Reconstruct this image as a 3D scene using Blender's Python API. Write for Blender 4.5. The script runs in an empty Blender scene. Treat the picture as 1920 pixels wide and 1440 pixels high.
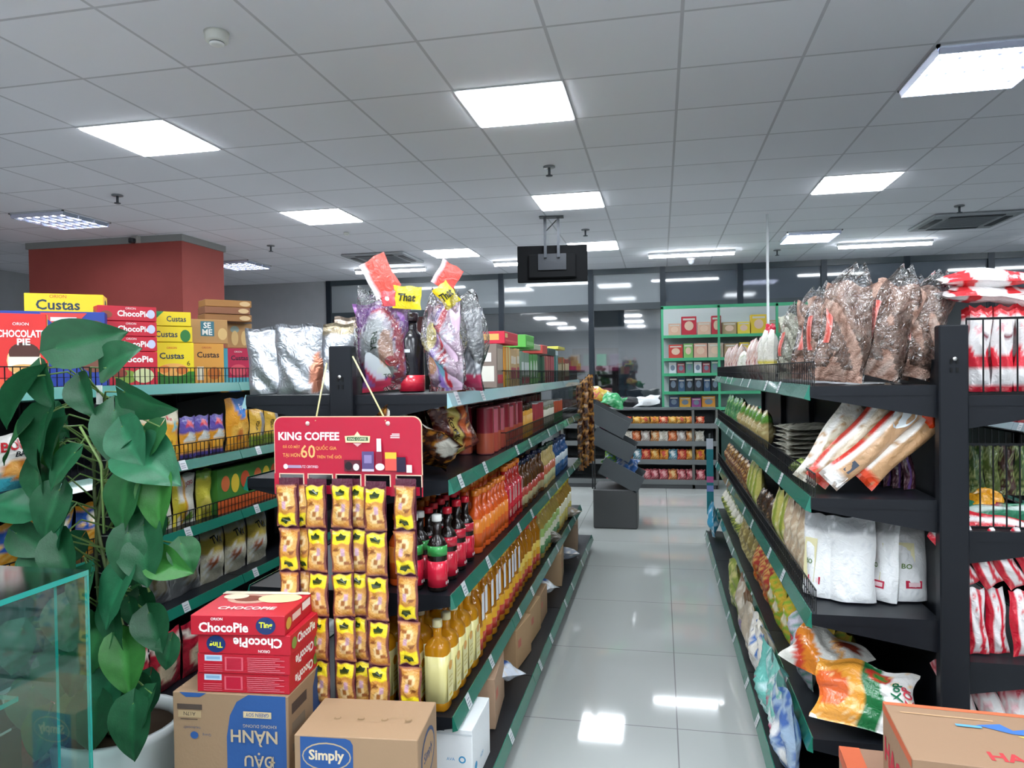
import bpy, math, random
from mathutils import Vector, Matrix
from math import pi, sin, cos, radians as R_
S = bpy.context.scene
COL = S.collection
# ---------------------------------------------------------------- camera
FPX, YAW, PITCH, ROLL, CH = 1354.0, .2030, -.0154, -.01491, 1.44
Fv = Vector((-sin(YAW)*cos(PITCH), cos(YAW)*cos(PITCH), sin(PITCH)))
R0 = Vector((cos(YAW), sin(YAW), 0)); U0 = R0.cross(Fv)
Rv = cos(ROLL)*R0 + sin(ROLL)*U0; Uv = -sin(ROLL)*R0 + cos(ROLL)*U0
cam = bpy.data.cameras.new('camera'); camo = bpy.data.objects.new('camera', cam); COL.objects.link(camo)
cam.sensor_width = 36; cam.lens = FPX*36/1920; cam.clip_start = .02; cam.clip_end = 200
camo.matrix_world = Matrix(((Rv.x, Uv.x, -Fv.x, 0), (Rv.y, Uv.y, -Fv.y, 0), (Rv.z, Uv.z, -Fv.z, CH), (0, 0, 0, 1)))
S.camera = camo
# ---------------------------------------------------------------- world, exposure
w = bpy.data.worlds.new('world'); S.world = w; w.use_nodes = True
w.node_tree.nodes['Background'].inputs[0].default_value = (.62, .72, .82, 1)
w.node_tree.nodes['Background'].inputs[1].default_value = 1.7
S.view_settings.view_transform = 'Standard'; S.view_settings.look = 'None'
S.view_settings.exposure = 1.85; S.view_settings.gamma = 1
LAMP = 9.0
def ray(x, y): return Fv + Rv*((x-960)/FPX) - Uv*((y-720)/FPX)
def atY(x, y, Y): d = ray(x, y); return d*(Y/d.y) + Vector((0, 0, CH))
def atX(x, y, X): d = ray(x, y); return d*(X/d.x) + Vector((0, 0, CH))
def atZ(x, y, Z): d = ray(x, y); return d*((Z-CH)/d.z) + Vector((0, 0, CH))
def pxm(p): return FPX/((Vector(p)-Vector((0, 0, CH))).dot(Fv))      # pixels per metre there
def C(h, k=1.0):
    if not isinstance(h, str): return h
    h = h.lstrip('#'); r = []
    for i in (0, 2, 4):
        c = int(h[i:i+2], 16)/255; c = c/12.92 if c <= .04045 else ((c+.055)/1.055)**2.4; r.append(min(1, c*k))
    return tuple(r)
# ---------------------------------------------------------------- materials
MATS = {}
def nmat(name):
    m = bpy.data.materials.new(name); m.use_nodes = True; MATS[name] = m
    nt = m.node_tree; b = nt.nodes['Principled BSDF']; return m, nt, b
def vmat(name, rough=.5, metal=0, bump=0, bscale=40, coat=0, spec=.5, trans=0):
    m, nt, b = nmat(name)
    a = nt.nodes.new('ShaderNodeAttribute'); a.attribute_name = 'Col'
    b.inputs['Roughness'].default_value = rough; b.inputs['Metallic'].default_value = metal
    b.inputs['Specular IOR Level'].default_value = spec; b.inputs['Coat Weight'].default_value = coat
    nt.links.new(a.outputs['Color'], b.inputs['Base Color'])
    if bump:
        tc = nt.nodes.new('ShaderNodeTexCoord'); n = nt.nodes.new('ShaderNodeTexNoise'); n.inputs['Scale'].default_value = bscale
        n.inputs['Detail'].default_value = 3; n.inputs['Distortion'].default_value = 1.2
        bp = nt.nodes.new('ShaderNodeBump'); bp.inputs['Strength'].default_value = bump; bp.inputs['Distance'].default_value = .01
        nt.links.new(tc.outputs['Object'], n.inputs['Vector']); nt.links.new(n.outputs['Fac'], bp.inputs['Height']); nt.links.new(bp.outputs['Normal'], b.inputs['Normal'])
    if trans:
        t = nt.nodes.new('ShaderNodeBsdfTranslucent'); mx = nt.nodes.new('ShaderNodeMixShader'); mx.inputs[0].default_value = trans
        nt.links.new(a.outputs['Color'], t.inputs['Color']); nt.links.new(b.outputs[0], mx.inputs[1]); nt.links.new(t.outputs[0], mx.inputs[2])
        nt.links.new(mx.outputs[0], nt.nodes['Material Output'].inputs[0])
    return m
vmat('paper', .5, bump=.03, bscale=90)
vmat('carton', .75, bump=.06, bscale=60)
vmat('gloss', .22, spec=.6)
vmat('matte', .85, spec=.2)
vmat('film', .2, bump=.5, bscale=38, spec=.7)
vmat('foil', .30, metal=.85, bump=.5, bscale=30)
vmat('metal', .42, metal=.3, spec=.4)
vmat('chrome', .25, metal=.9)
vmat('liquid', .08, coat=.6, trans=.45)
vmat('leaf', .42, bump=.12, bscale=25, spec=.45, trans=.2)
vmat('noodle', .6, bump=1.0, bscale=120)
vmat('strip', .22, coat=.5, spec=.6)
def clear(name, tint, alpha, rough=.12, bump=.6, scale=30, solid=False):
    m, nt, b = nmat(name); nt.nodes.remove(b)
    t = nt.nodes.new('ShaderNodeBsdfTransparent'); t.inputs[0].default_value = (*tint, 1)
    g = nt.nodes.new('ShaderNodeBsdfGlossy'); g.inputs['Roughness'].default_value = rough
    fr = nt.nodes.new('ShaderNodeFresnel'); fr.inputs[0].default_value = 1.5
    ad = nt.nodes.new('ShaderNodeMath'); ad.operation = 'ADD'; ad.inputs[1].default_value = alpha; ad.use_clamp = True
    mx = nt.nodes.new('ShaderNodeMixShader')
    if bump:
        tc = nt.nodes.new('ShaderNodeTexCoord'); n = nt.nodes.new('ShaderNodeTexNoise'); n.inputs['Scale'].default_value = scale; n.inputs['Distortion'].default_value = 2
        bp = nt.nodes.new('ShaderNodeBump'); bp.inputs['Strength'].default_value = bump; bp.inputs['Distance'].default_value = .02
        nt.links.new(tc.outputs['Object'], n.inputs['Vector']); nt.links.new(n.outputs['Fac'], bp.inputs['Height'])
        nt.links.new(bp.outputs['Normal'], g.inputs['Normal']); nt.links.new(bp.outputs['Normal'], fr.inputs['Normal'])
    nt.links.new(fr.outputs[0], ad.inputs[0])
    if solid:                                    # a solid pane mirrors on its outer faces only
        ge = nt.nodes.new('ShaderNodeNewGeometry'); iv = nt.nodes.new('ShaderNodeMath'); iv.operation = 'SUBTRACT'; iv.inputs[0].default_value = 1
        ml = nt.nodes.new('ShaderNodeMath'); ml.operation = 'MULTIPLY'; nt.links.new(ge.outputs['Backfacing'], iv.inputs[1])
        nt.links.new(ad.outputs[0], ml.inputs[0]); nt.links.new(iv.outputs[0], ml.inputs[1]); nt.links.new(ml.outputs[0], mx.inputs[0])
    else: nt.links.new(ad.outputs[0], mx.inputs[0])
    nt.links.new(t.outputs[0], mx.inputs[1]); nt.links.new(g.outputs[0], mx.inputs[2]); nt.links.new(mx.outputs[0], nt.nodes['Material Output'].inputs[0])
clear('clearfilm', (.93, .93, .92), .10, .15, .8, 26)
clear('glass', (.86, .95, .93), .07, .03, 0, solid=True); clear('glass_top', (.75, .88, .86), .62, .12, 0, solid=True)
clear('window', (.66, .70, .73), .26, .03, 0, solid=True)
m, nt, b = nmat('glassedge'); b.inputs['Base Color'].default_value = (.02, .30, .26, 1); b.inputs['Roughness'].default_value = .1; b.inputs['Coat Weight'].default_value = .5
def emis(name, col, st):
    m, nt, b = nmat(name); b.inputs['Base Color'].default_value = (.8, .8, .8, 1)
    b.inputs['Emission Color'].default_value = (*col, 1); b.inputs['Emission Strength'].default_value = st
emis('panel_light', (.88, .94, 1), LAMP); emis('tube_light', (.9, .96, 1), 14); emis('louver_tube', (.9, .95, 1), 7); emis('fill_spot_light', (1, .95, .85), 4)
# ceiling tiles
def tiled(name, col, line, size, ox, oy, lw, rough, spec=.5, var=.03, noise=0):
    m, nt, b = nmat(name); N = nt.nodes; L = nt.links
    g = N.new('ShaderNodeNewGeometry'); sp = N.new('ShaderNodeSeparateXYZ'); L.new(g.outputs['Position'], sp.inputs[0])
    masks = []; cells = []
    for ax, o in (('X', ox), ('Y', oy)):
        a = N.new('ShaderNodeMath'); a.operation = 'SUBTRACT'; a.inputs[1].default_value = o - size*100; L.new(sp.outputs[ax], a.inputs[0])
        d = N.new('ShaderNodeMath'); d.operation = 'DIVIDE'; d.inputs[1].default_value = size; L.new(a.outputs[0], d.inputs[0])
        f = N.new('ShaderNodeMath'); f.operation = 'FRACT'; L.new(d.outputs[0], f.inputs[0])
        fl = N.new('ShaderNodeMath'); fl.operation = 'FLOOR'; L.new(d.outputs[0], fl.inputs[0]); cells.append(fl)
        c = N.new('ShaderNodeMath'); c.operation = 'SUBTRACT'; c.inputs[1].default_value = .5; L.new(f.outputs[0], c.inputs[0])
        ab = N.new('ShaderNodeMath'); ab.operation = 'ABSOLUTE'; L.new(c.outputs[0], ab.inputs[0])
        gt = N.new('ShaderNodeMath'); gt.operation = 'GREATER_THAN'; gt.inputs[1].default_value = .5 - lw/size/2; L.new(ab.outputs[0], gt.inputs[0]); masks.append(gt)
    mxm = N.new('ShaderNodeMath'); mxm.operation = 'MAXIMUM'; L.new(masks[0].outputs[0], mxm.inputs[0]); L.new(masks[1].outputs[0], mxm.inputs[1])
    cb = N.new('ShaderNodeCombineXYZ'); L.new(cells[0].outputs[0], cb.inputs[0]); L.new(cells[1].outputs[0], cb.inputs[1])
    wn = N.new('ShaderNodeTexWhiteNoise'); L.new(cb.outputs[0], wn.inputs['Vector'])
    mr = N.new('ShaderNodeMapRange'); mr.inputs['To Min'].default_value = 1-var; mr.inputs['To Max'].default_value = 1+var; L.new(wn.outputs['Value'], mr.inputs['Value'])
    vm = N.new('ShaderNodeVectorMath'); vm.operation = 'SCALE'; vm.inputs[0].default_value = col; L.new(mr.outputs[0], vm.inputs['Scale'])
    mx = N.new('ShaderNodeMix'); mx.data_type = 'RGBA'; L.new(mxm.outputs[0], mx.inputs['Factor']); L.new(vm.outputs[0], mx.inputs['A']); mx.inputs['B'].default_value = (*line, 1)
    L.new(mx.outputs['Result'], b.inputs['Base Color']); b.inputs['Roughness'].default_value = rough; b.inputs['Specular IOR Level'].default_value = spec
    if noise:
        n = N.new('ShaderNodeTexNoise'); n.inputs['Scale'].default_value = 2.2; L.new(g.outputs['Position'], n.inputs['Vector'])
        r2 = N.new('ShaderNodeMapRange'); r2.inputs['To Min'].default_value = rough*.6; r2.inputs['To Max'].default_value = rough*1.6
        L.new(n.outputs['Fac'], r2.inputs['Value']); L.new(r2.outputs[0], b.inputs['Roughness'])
tiled('ceiling_tile', (.89, .895, .955), (.62, .62, .67), .6, .11, 3.22, .016, .9, .1, .02)
tiled('floor_tile', (.42, .44, .425), (.22, .22, .22), .8, .05, 2.95, .005, .045, .5, .03, 1)
def plain(name, col, rough=.6, metal=0, scale=6, amt=.08):
    m, nt, b = nmat(name); n = nt.nodes.new('ShaderNodeTexNoise'); n.inputs['Scale'].default_value = scale
    tc = nt.nodes.new('ShaderNodeTexCoord'); nt.links.new(tc.outputs['Object'], n.inputs['Vector'])
    r = nt.nodes.new('ShaderNodeMapRange'); r.inputs['To Min'].default_value = 1-amt; r.inputs['To Max'].default_value = 1+amt; nt.links.new(n.outputs['Fac'], r.inputs['Value'])
    v = nt.nodes.new('ShaderNodeVectorMath'); v.operation = 'SCALE'; v.inputs[0].default_value = col; nt.links.new(r.outputs[0], v.inputs['Scale'])
    nt.links.new(v.outputs[0], b.inputs['Base Color']); b.inputs['Roughness'].default_value = rough; b.inputs['Metallic'].default_value = metal
plain('wall_grey', (.42, .44, .46)); plain('wall_red', (.40, .075, .06), .7); plain('outside_grey', (.20, .215, .225)); plain('frame_dark', (.035, .05, .06), .4)
plain('pane_reflect_pale', (.30, .33, .35), .06, 0, 3, .03); plain('pane_reflect_dark', (.10, .12, .145), .06, 0, 3, .03)  # opaque upper panes, tone of the reflected ceiling put into their base colour
# ---------------------------------------------------------------- mesh builder
TXT = {}
def text_geo(s, bold=0.0):
    k = (s, bold)
    if k not in TXT:
        cu = bpy.data.curves.new('t', 'FONT'); cu.body = s; cu.resolution_u = 2; cu.fill_mode = 'FRONT'; cu.offset = bold
        ob = bpy.data.objects.new('t', cu); COL.objects.link(ob)
        me = bpy.data.meshes.new_from_object(ob.evaluated_get(bpy.context.evaluated_depsgraph_get()))
        vs = [(v.co.x, v.co.y) for v in me.vertices]; fs = [list(p.vertices) for p in me.polygons]
        bpy.data.objects.remove(ob); bpy.data.curves.remove(cu); bpy.data.meshes.remove(me)
        x0 = min(v[0] for v in vs); x1 = max(v[0] for v in vs); y0 = min(v[1] for v in vs); y1 = max(v[1] for v in vs)
        vs = [((x-x0)/(y1-y0), (y-y0)/(y1-y0)) for x, y in vs]
        TXT[k] = (vs, fs, (x1-x0)/(y1-y0))
    return TXT[k]
class MB:
    def __init__(s): s.v = []; s.f = []; s.c = []; s.m = []; s.s = []
    def add(s, vs, fs, col, mat='gloss', smooth=False):
        o = len(s.v); s.v += [tuple(p) for p in vs]; percol = isinstance(col, list)
        if not percol: col = C(col)
        for f in fs:
            s.f.append([o+i for i in f]); s.c.append([col[i] for i in f] if percol else [col]*len(f)); s.m.append(mat); s.s.append(smooth)
        return s
    def box(s, x0, x1, y0, y1, z0, z1, col, mat='gloss', b=0.0):
        if b <= 0:
            vs = [(x, y, z) for z in (z0, z1) for y in (y0, y1) for x in (x0, x1)]
            fs = [(0, 2, 3, 1), (4, 5, 7, 6), (0, 1, 5, 4), (2, 6, 7, 3), (0, 4, 6, 2), (1, 3, 7, 5)]
            return s.add(vs, fs, col, mat)
        vs = []; idx = {}
        for i, x in enumerate((x0, x1)):
            for j, y in enumerate((y0, y1)):
                for k, z in enumerate((z0, z1)):
                    dx, dy, dz = (b if i == 0 else -b), (b if j == 0 else -b), (b if k == 0 else -b)
                    for a, p in enumerate(((x, y+dy, z+dz), (x+dx, y, z+dz), (x+dx, y+dy, z))):
                        idx[i, j, k, a] = len(vs); vs.append(p)
        q = lambda *t: [idx[a] for a in t]
        fs = []
        for i in (0, 1):
            f = q((i, 0, 0, 0), (i, 1, 0, 0), (i, 1, 1, 0), (i, 0, 1, 0)); fs.append(f if i else f[::-1])
            f = q((0, i, 0, 1), (1, i, 0, 1), (1, i, 1, 1), (0, i, 1, 1)); fs.append(f[::-1] if i else f)
            f = q((0, 0, i, 2), (1, 0, i, 2), (1, 1, i, 2), (0, 1, i, 2)); fs.append(f if i else f[::-1])
        for i in (0, 1):
            for j in (0, 1):
                f = q((i, j, 0, 0), (i, j, 0, 1), (i, j, 1, 1), (i, j, 1, 0)); fs.append(f if i == j else f[::-1])
                f = q((i, 0, j, 0), (i, 1, j, 0), (i, 1, j, 2), (i, 0, j, 2)); fs.append(f if i != j else f[::-1])
                f = q((0, i, j, 1), (1, i, j, 1), (1, i, j, 2), (0, i, j, 2)); fs.append(f if i == j else f[::-1])
                for k in (0, 1):
                    f = q((i, j, k, 0), (i, j, k, 1), (i, j, k, 2)); fs.append(f if (i+j+k) % 2 == 1 else f[::-1])
        return s.add(vs, fs, col, mat)
    def lathe(s, prof, n=16, mat='gloss', cx=0, cy=0, sq=0.0, smooth=True):
        vs = []; cs = []; N = len(prof)
        for (r, z, c) in prof:
            c = C(c)
            for k in range(n):
                a = 2*pi*k/n+pi/n; rr = r
                if sq: rr = r*(1+sq*(1/max(abs(cos(a)), abs(sin(a)))-1))
                vs.append((cx+rr*cos(a), cy+rr*sin(a), z)); cs.append(c)
        fs = [(i*n+k, i*n+(k+1) % n, (i+1)*n+(k+1) % n, (i+1)*n+k) for i in range(N-1) for k in range(n)]
        fs.append(tuple(range(n))[::-1]); fs.append(tuple((N-1)*n+k for k in range(n)))
        return s.add(vs, fs, cs, mat, smooth)
    def tube(s, pts, r, col, mat='metal', n=6, closed=False):
        pts = [Vector(p) for p in pts]; rs = r if isinstance(r, (list, tuple)) else [r]*len(pts); vs = []
        for i, p in enumerate(pts):
            d = (pts[min(i+1, len(pts)-1)]-pts[max(i-1, 0)]).normalized()
            a = d.cross(Vector((0, 0, 1))) if abs(d.z) < .9 else d.cross(Vector((1, 0, 0))); a.normalize(); b2 = d.cross(a)
            for k in range(n): vs.append(p+(a*cos(2*pi*k/n)+b2*sin(2*pi*k/n))*rs[i])
        fs = [(i*n+k, i*n+(k+1) % n, (i+1)*n+(k+1) % n, (i+1)*n+k) for i in range(len(pts)-1) for k in range(n)]
        fs += [tuple(range(n))[::-1], tuple((len(pts)-1)*n+k for k in range(n))]
        return s.add(vs, fs, col, mat, n > 5)
    def grid(s, fn, nu, nv, colf, mat, smooth=True, closed=False):
        vs = []; cs = []
        for j in range(nv+1):
            for i in range(nu+1):
                u, v = i/nu, j/nv; vs.append(fn(u, v)); cs.append(C(colf(u, v)) if callable(colf) else C(colf))
        fs = [(j*(nu+1)+i, j*(nu+1)+i+1, (j+1)*(nu+1)+i+1, (j+1)*(nu+1)+i) for j in range(nv) for i in range(nu)]
        return s.add(vs, fs, cs, mat, smooth)
    def prints(s, items, fn, w, h, mat='gloss', e0=.0006):
        """items in 0..1 face units drawn through fn(u, v, eps)"""
        for n, it in enumerate(items):
            e = e0+n*.0003; k = it[0]
            if k == 'r': P = [(it[1], it[2]), (it[3], it[2]), (it[3], it[4]), (it[1], it[4])]; F = [(0, 1, 2, 3)]; col = it[5]
            elif k == 'e': P = [(it[1]+it[3]*cos(2*pi*q/20), it[2]+it[4]*sin(2*pi*q/20)) for q in range(20)]; F = [tuple(range(20))]; col = it[5]
            elif k == 'p': P = it[1]; F = [tuple(range(len(P)))]; col = it[2]
            elif k == 't':                                                   # text, centre u, centre v, height, colour, [max width, rotation, bold]
                vs, fs, tw = text_geo(it[1], it[7] if len(it) > 7 else .0); hh = it[4]*h; sc = 1.0
                if len(it) > 5 and it[6:7] and it[6]:
                    pass
                mw = it[6] if len(it) > 6 and it[6] else None
                if mw and tw*hh > mw*w: sc = mw*w/(tw*hh)
                rot = it[8] if len(it) > 8 else 0
                P = []
                for (x, y) in vs:
                    X = (x-tw/2)*hh*sc; Y = (y-.5)*hh
                    X, Y = X*cos(rot)-Y*sin(rot), X*sin(rot)+Y*cos(rot)
                    P.append((it[2]+X/w, it[3]+Y/h))
                F = fs; col = it[5]
            s.add([fn(u, v, e) for u, v in P], F, col, mat)
        return s
    def move(s, M, start=0):
        for i in range(start, len(s.v)): s.v[i] = tuple(M @ Vector(s.v[i]))
        return s
    def mesh(s, name):
        me = bpy.data.meshes.new(name); me.from_pydata(s.v, [], s.f)
        names = list(dict.fromkeys(s.m))
        for n in names: me.materials.append(MATS[n])
        me.polygons.foreach_set('material_index', [names.index(x) for x in s.m]); me.polygons.foreach_set('use_smooth', s.s)
        at = me.color_attributes.new('Col', 'FLOAT_COLOR', 'CORNER'); flat = []
        for cl in s.c:
            for c in cl: flat += (c[0], c[1], c[2], 1.0)
        at.data.foreach_set('color', flat); me.update(); return me
    def obj(s, name, parent=None, loc=None, rot=None): return mkobj(name, s.mesh(name), parent, loc, rot)
def mkobj(name, data, parent=None, loc=None, rot=None, scale=None):
    o = bpy.data.objects.new(name, data); COL.objects.link(o)
    if parent: o.parent = parent
    if loc is not None: o.location = loc
    if rot is not None: o.rotation_euler = rot
    if scale is not None: o.scale = scale
    return o
def tag(o, label, cat, group=None, kind=None):
    o['label'] = label; o['category'] = cat
    if group: o['group'] = group
    if kind: o['kind'] = kind
    return o
def thing(name, label, cat, loc=(0, 0, 0), rot=(0, 0, 0), group=None): return tag(mkobj(name, None, None, loc, rot), label, cat, group)
def struct(mb, name, parent=None):
    o = mb.obj(name, parent)
    if not parent: o['kind'] = 'structure'
    return o
PROTO = {}
def settle(o, meshes):
    M = o.matrix_basis; z = min((M @ v.co).z for me in meshes for v in me.vertices); o.location.z += o.location.z-z
def inst(key, build, name, label, cat, loc, rot=(0, 0, 0), scale=(1, 1, 1), group=None):
    """a prototype is a mesh, or a list of (part name, mesh, [(sub name, mesh)])"""
    if key not in PROTO: PROTO[key] = build()
    p = PROTO[key]
    if isinstance(p, MB): p = PROTO[key] = p.mesh(name)
    tilt = rot[0] or rot[1]
    if isinstance(p, bpy.types.Mesh):
        o = tag(mkobj(name, p, None, loc, rot, scale), label, cat, group)
        if tilt and name not in ('header_card', 'orange_wrapper'): settle(o, [p])
        return o
    r = mkobj(name, None, None, loc, rot, scale); tag(r, label, cat, group)
    for it in p:
        c = mkobj(it[0], it[1], r)
        for sub in (it[2] if len(it) > 2 else ()): mkobj(sub[0], sub[1], c)
    if tilt: settle(r, [it[1] for it in p])
    return r
ORD = 'first second third fourth fifth sixth seventh eighth ninth tenth eleventh twelfth thirteenth fourteenth fifteenth sixteenth seventeenth eighteenth nineteenth twentieth'.split()
ORD += ['twenty-'+o for o in ORD[:9]]+['thirtieth']+['thirty-'+o for o in ORD[:9]]+['fortieth']+['forty-'+o for o in ORD[:9]]
rnd = random.Random(7)
# ---------------------------------------------------------------- box, bag, bottle makers (local front is -Y)
def facefn(w, d, h, face):
    return {'front': lambda u, v, e: (-w/2+u*w, -d/2-e, v*h), 'back': lambda u, v, e: (w/2-u*w, d/2+e, v*h),
            'right': lambda u, v, e: (w/2+e, -d/2+u*d, v*h), 'left': lambda u, v, e: (-w/2-e, d/2-u*d, v*h),
            'top': lambda u, v, e: (-w/2+u*w, -d/2+v*d, h+e)}[face]
def pbox(w, d, h, col, pr=None, mat='paper', bev=.002, pmat=None):
    mb = MB().box(-w/2, w/2, -d/2, d/2, 0, h, col, mat, bev)
    for face, items in (pr or {}).items():
        fw, fh = {'front': (w, h), 'back': (w, h), 'right': (d, h), 'left': (d, h), 'top': (w, d)}[face]
        mb.prints(items, facefn(w, d, h, face), fw, fh, pmat or mat)
    return mb
def art(base, *its, seed=0):
    rr = random.Random(seed); ph = [rr.uniform(0, 6.28) for _ in range(8)]
    def f(u, v):
        c = C(base)
        for it in its:
            k = it[0]
            if k == 'v' and it[1] <= v <= it[2]: c = C(it[3])
            elif k == 'u' and it[1] <= u <= it[2]: c = C(it[3])
            elif k == 'e' and ((u-it[1])/it[3])**2+((v-it[2])/it[4])**2 < 1: c = C(it[5])
            elif k == 'd' and abs((u-it[1])+(v-it[2])*it[3]) < it[4]: c = C(it[5])       # diagonal band
            elif k == 'n' and sin(u*it[1]*6+ph[0]+3*sin(v*it[1]*3+ph[1]))*sin(v*it[1]*7+ph[2]+2*sin(u*it[1]*4+ph[3])) > it[2]: c = C(it[3])
        return c
    return f
def bagfn(w, h, t, seed=0, stand=False, wr=1.0, seal=.05, taper=.0):
    rr = random.Random(seed); A = [(rr.uniform(3, 14), rr.uniform(3, 14), rr.uniform(0, 6.3), rr.uniform(-.5, .5)) for _ in range(5)]
    def f(u, v, side, e=0.0):
        a = max(0, sin(pi*u))**.55
        vv = min(1, max(0, (v-seal)/(1-2*seal)))
        if stand: b = max(0, (1-v/(1-seal)))**.6 if v < 1-seal else 0; b = min(b, 1)*(min(1, v*12)**.5*.3+.7)
        else: b = max(0, sin(pi*vv))**.5
        n = sum(sin(fx*u+fy*v*1.4+p)*k for fx, fy, p, k in A)*.010*wr*min(1, t/.05)
        y = (t/2*a*b+n*a*b)*side + (.004*sin(7*u+A[0][2])*wr*(1-b))
        x = (u-.5)*w*(1-.07*b)*(1-taper*max(0, (v-.72)/.28)**1.2) + .003*wr*sin(9*v+A[1][2])
        z = v*h + .004*wr*sin(11*u+A[2][2])*(v > .5)
        return (x, -y-(e if side > 0 else -e), z)
    return f
def bagmesh(w, h, t, colf, seed=0, stand=False, mat='film', nu=12, nv=16, wr=1.0, seal=.05, back=None, pr=None, taper=0):
    f = bagfn(w, h, t, seed, stand, wr, seal, taper); mb = MB()
    mb.grid(lambda u, v: f(u, v, 1), nu, nv, colf, mat)
    mb.grid(lambda u, v: f(1-u, v, -1), nu, nv, back or colf, mat)
    if pr: mb.prints(pr, lambda u, v, e: f(min(1, max(0, u)), min(1, max(0, v)), 1, e+.0015), w, h, 'gloss')
    return mb
def bottle(h, r, body, neck_r, cap, label, lab=(.2, .6), mat='gloss', sq=0, neck=.72, caph=.08, shoulder=.12, n=14, pr=None, tagc=None):
    """returns parts list"""
    b = MB(); zt = h*(1-caph)
    b.lathe([(r*.9, 0, body), (r, .006, body), (r, h*.12, body), (r*.97, h*.4, body), (r, h*(neck-shoulder), body), (r*.72, h*(neck-shoulder*.35), body), (neck_r*1.05, h*neck, body), (neck_r, h*(neck+.03), body), (neck_r, zt, body)], n, mat, sq=sq)
    c = MB(); c.lathe([(neck_r*1.25, zt-.002, cap), (neck_r*1.3, zt+.002, cap), (neck_r*1.25, h-.002, cap), (neck_r*1.05, h, cap)], n, 'gloss')
    l = MB(); lc = label if isinstance(label, list) else [label]; z0, z1 = h*lab[0], h*lab[1]; prof = []
    for i, q in enumerate(lc):
        prof += [(r*1.015, z0+(z1-z0)*i/len(lc)+.0002, q), (r*1.015, z0+(z1-z0)*(i+1)/len(lc)-.0002, q)]
    l.lathe(prof, n, 'gloss', sq=sq)
    if pr: l.prints(pr, lambda u, v, e: ((u-.5)*r*1.5, -(r*1.015*(cos((u-.5)*1.5) if not sq else 1)+e+.001), z0+v*(z1-z0)), r*1.5, z1-z0, 'gloss')
    P = [('bottle_body', b.mesh('bottle_body')), ('cap', c.mesh('cap')), ('label_wrap', l.mesh('label_wrap'))]
    if tagc:
        t = MB(); t.box(-neck_r*.9, neck_r*.9, -r*1.12, -r*1.05, h*.5, h*.86, tagc, 'paper'); P.append(('neck_tag', t.mesh('neck_tag')))
    return P
# ================================================================ the room
WY = 11.0; CZ = 2.984
mb = MB().box(-9, 6.5, -5, 16, -.05, 0, '#888888'); mb.m = ['floor_tile']*6; struct(mb, 'floor')
mb = MB().box(-9, 6.5, -5, WY+.02, CZ, CZ+.05, '#888888'); mb.m = ['ceiling_tile']*6; struct(mb, 'ceiling')
mb = MB().box(-9, 6.5, -5.1, -5, 0, 3.2, '#c9cccf', 'matte'); struct(mb, 'wall_rear')
for nm, bx in (('wall_left', (-9.1, -9, -5, 16)), ('wall_right', (6.5, 6.6, -5, 16)), ('wall_front', (-9, 6.5, 15.9, 16))):
    mb = MB().box(*bx, 0, 3.2, '#888888'); mb.m = ['wall_grey' if nm != 'wall_front' else 'outside_grey']*6; struct(mb, nm)
mb = MB().box(-9, 6.5, WY+.1, 16, 3.05, 3.1, '#888888'); mb.m = ['outside_grey']*6; struct(mb, 'ceiling')
# back partition: plain wall on the left, then framed glazing
mb = MB().box(-9, -5.35, WY, WY+.1, 0, CZ, '#888888'); mb.m = ['wall_grey']*6; struct(mb, 'wall_back')
mx = [-5.3]+[atY(x, 560, WY).x for x in (940, 1108, 1243, 1388, 1545, 1700, 1858)]+[6.4]
fr = MB()
for x in mx: fr.box(x-.04, x+.04, WY-.03, WY+.07, 0, CZ, '#202830')
struct(MB().add(fr.v, fr.f, '#202a33', 'metal'), 'trim_1')
fr = MB()
for z0, z1 in ((2.90, CZ), (2.36, 2.46), (0, .12)): fr.box(mx[0], mx[-1], WY-.02, WY+.06, z0, z1, '#202830')
fr.m = ['frame_dark']*len(fr.m); struct(fr, 'trim_2')
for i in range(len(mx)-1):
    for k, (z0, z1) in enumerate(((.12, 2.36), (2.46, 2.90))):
        g = MB().box(mx[i]+.04, mx[i+1]-.04, WY+.012, WY+.022, z0, z1, '#888888'); g.m = ['window' if k == 0 else 'pane_reflect_pale' if mx[i] < -.2 else 'pane_reflect_dark']*6; o = struct(g, 'window_%d' % (2*i+k+1))
# grey door leaf behind the glazing
mb = MB().box(-.62, -.05, WY+.05, WY+.09, .12, 2.36, '#6f777c', 'matte'); struct(mb, 'door_1')
# red-clad column
mb = MB().box(-6.98, -5.03, 6.92, 7.68, 0, CZ-.07, '#888888'); mb.m = ['wall_red']*6; struct(mb, 'pillar')
mb = MB().box(-7.0, -5.01, 6.90, 7.70, CZ-.07, CZ, '#9a9a98', 'matte'); struct(mb, 'trim_3')
# ---------------------------------------------------------------- ceiling fittings
def flat_panel(x, y, label):
    t = thing('ceiling_panel_light', label, 'ceiling light', (x, y, CZ), group='square panel lights')
    MB().box(-.30, .30, -.30, .30, -.006, -.001, '#e8eaec', 'paper').obj('frame', t)
    m_ = MB().box(-.285, .285, -.285, .285, -.012, -.007, '#ffffff'); m_.m = ['panel_light']*6; m_.obj('diffuser', t)
lx = lambda i: .11+.6*i+.3
ly = lambda j: 3.22+.6*j+.3
for i, j, lb in ((-6, 1, 'large bright square panel light at the left of the ceiling'), (-2, 1, 'bright square panel light above the central bags, nearest in the middle'),
                 (-2, 5, 'bright square panel light just in front of the hanging television'), (2, 5, 'bright square panel light above the bagged noodles on the right shelf'),
                 (-6, 5, 'bright square panel light to the right of the red column'), (-2, 9, 'bright square panel light behind the television, partly hidden'),
                 (-5, 9, 'small far panel light above the clear gift bags')):
    flat_panel(lx(i), ly(j), lb)
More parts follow.
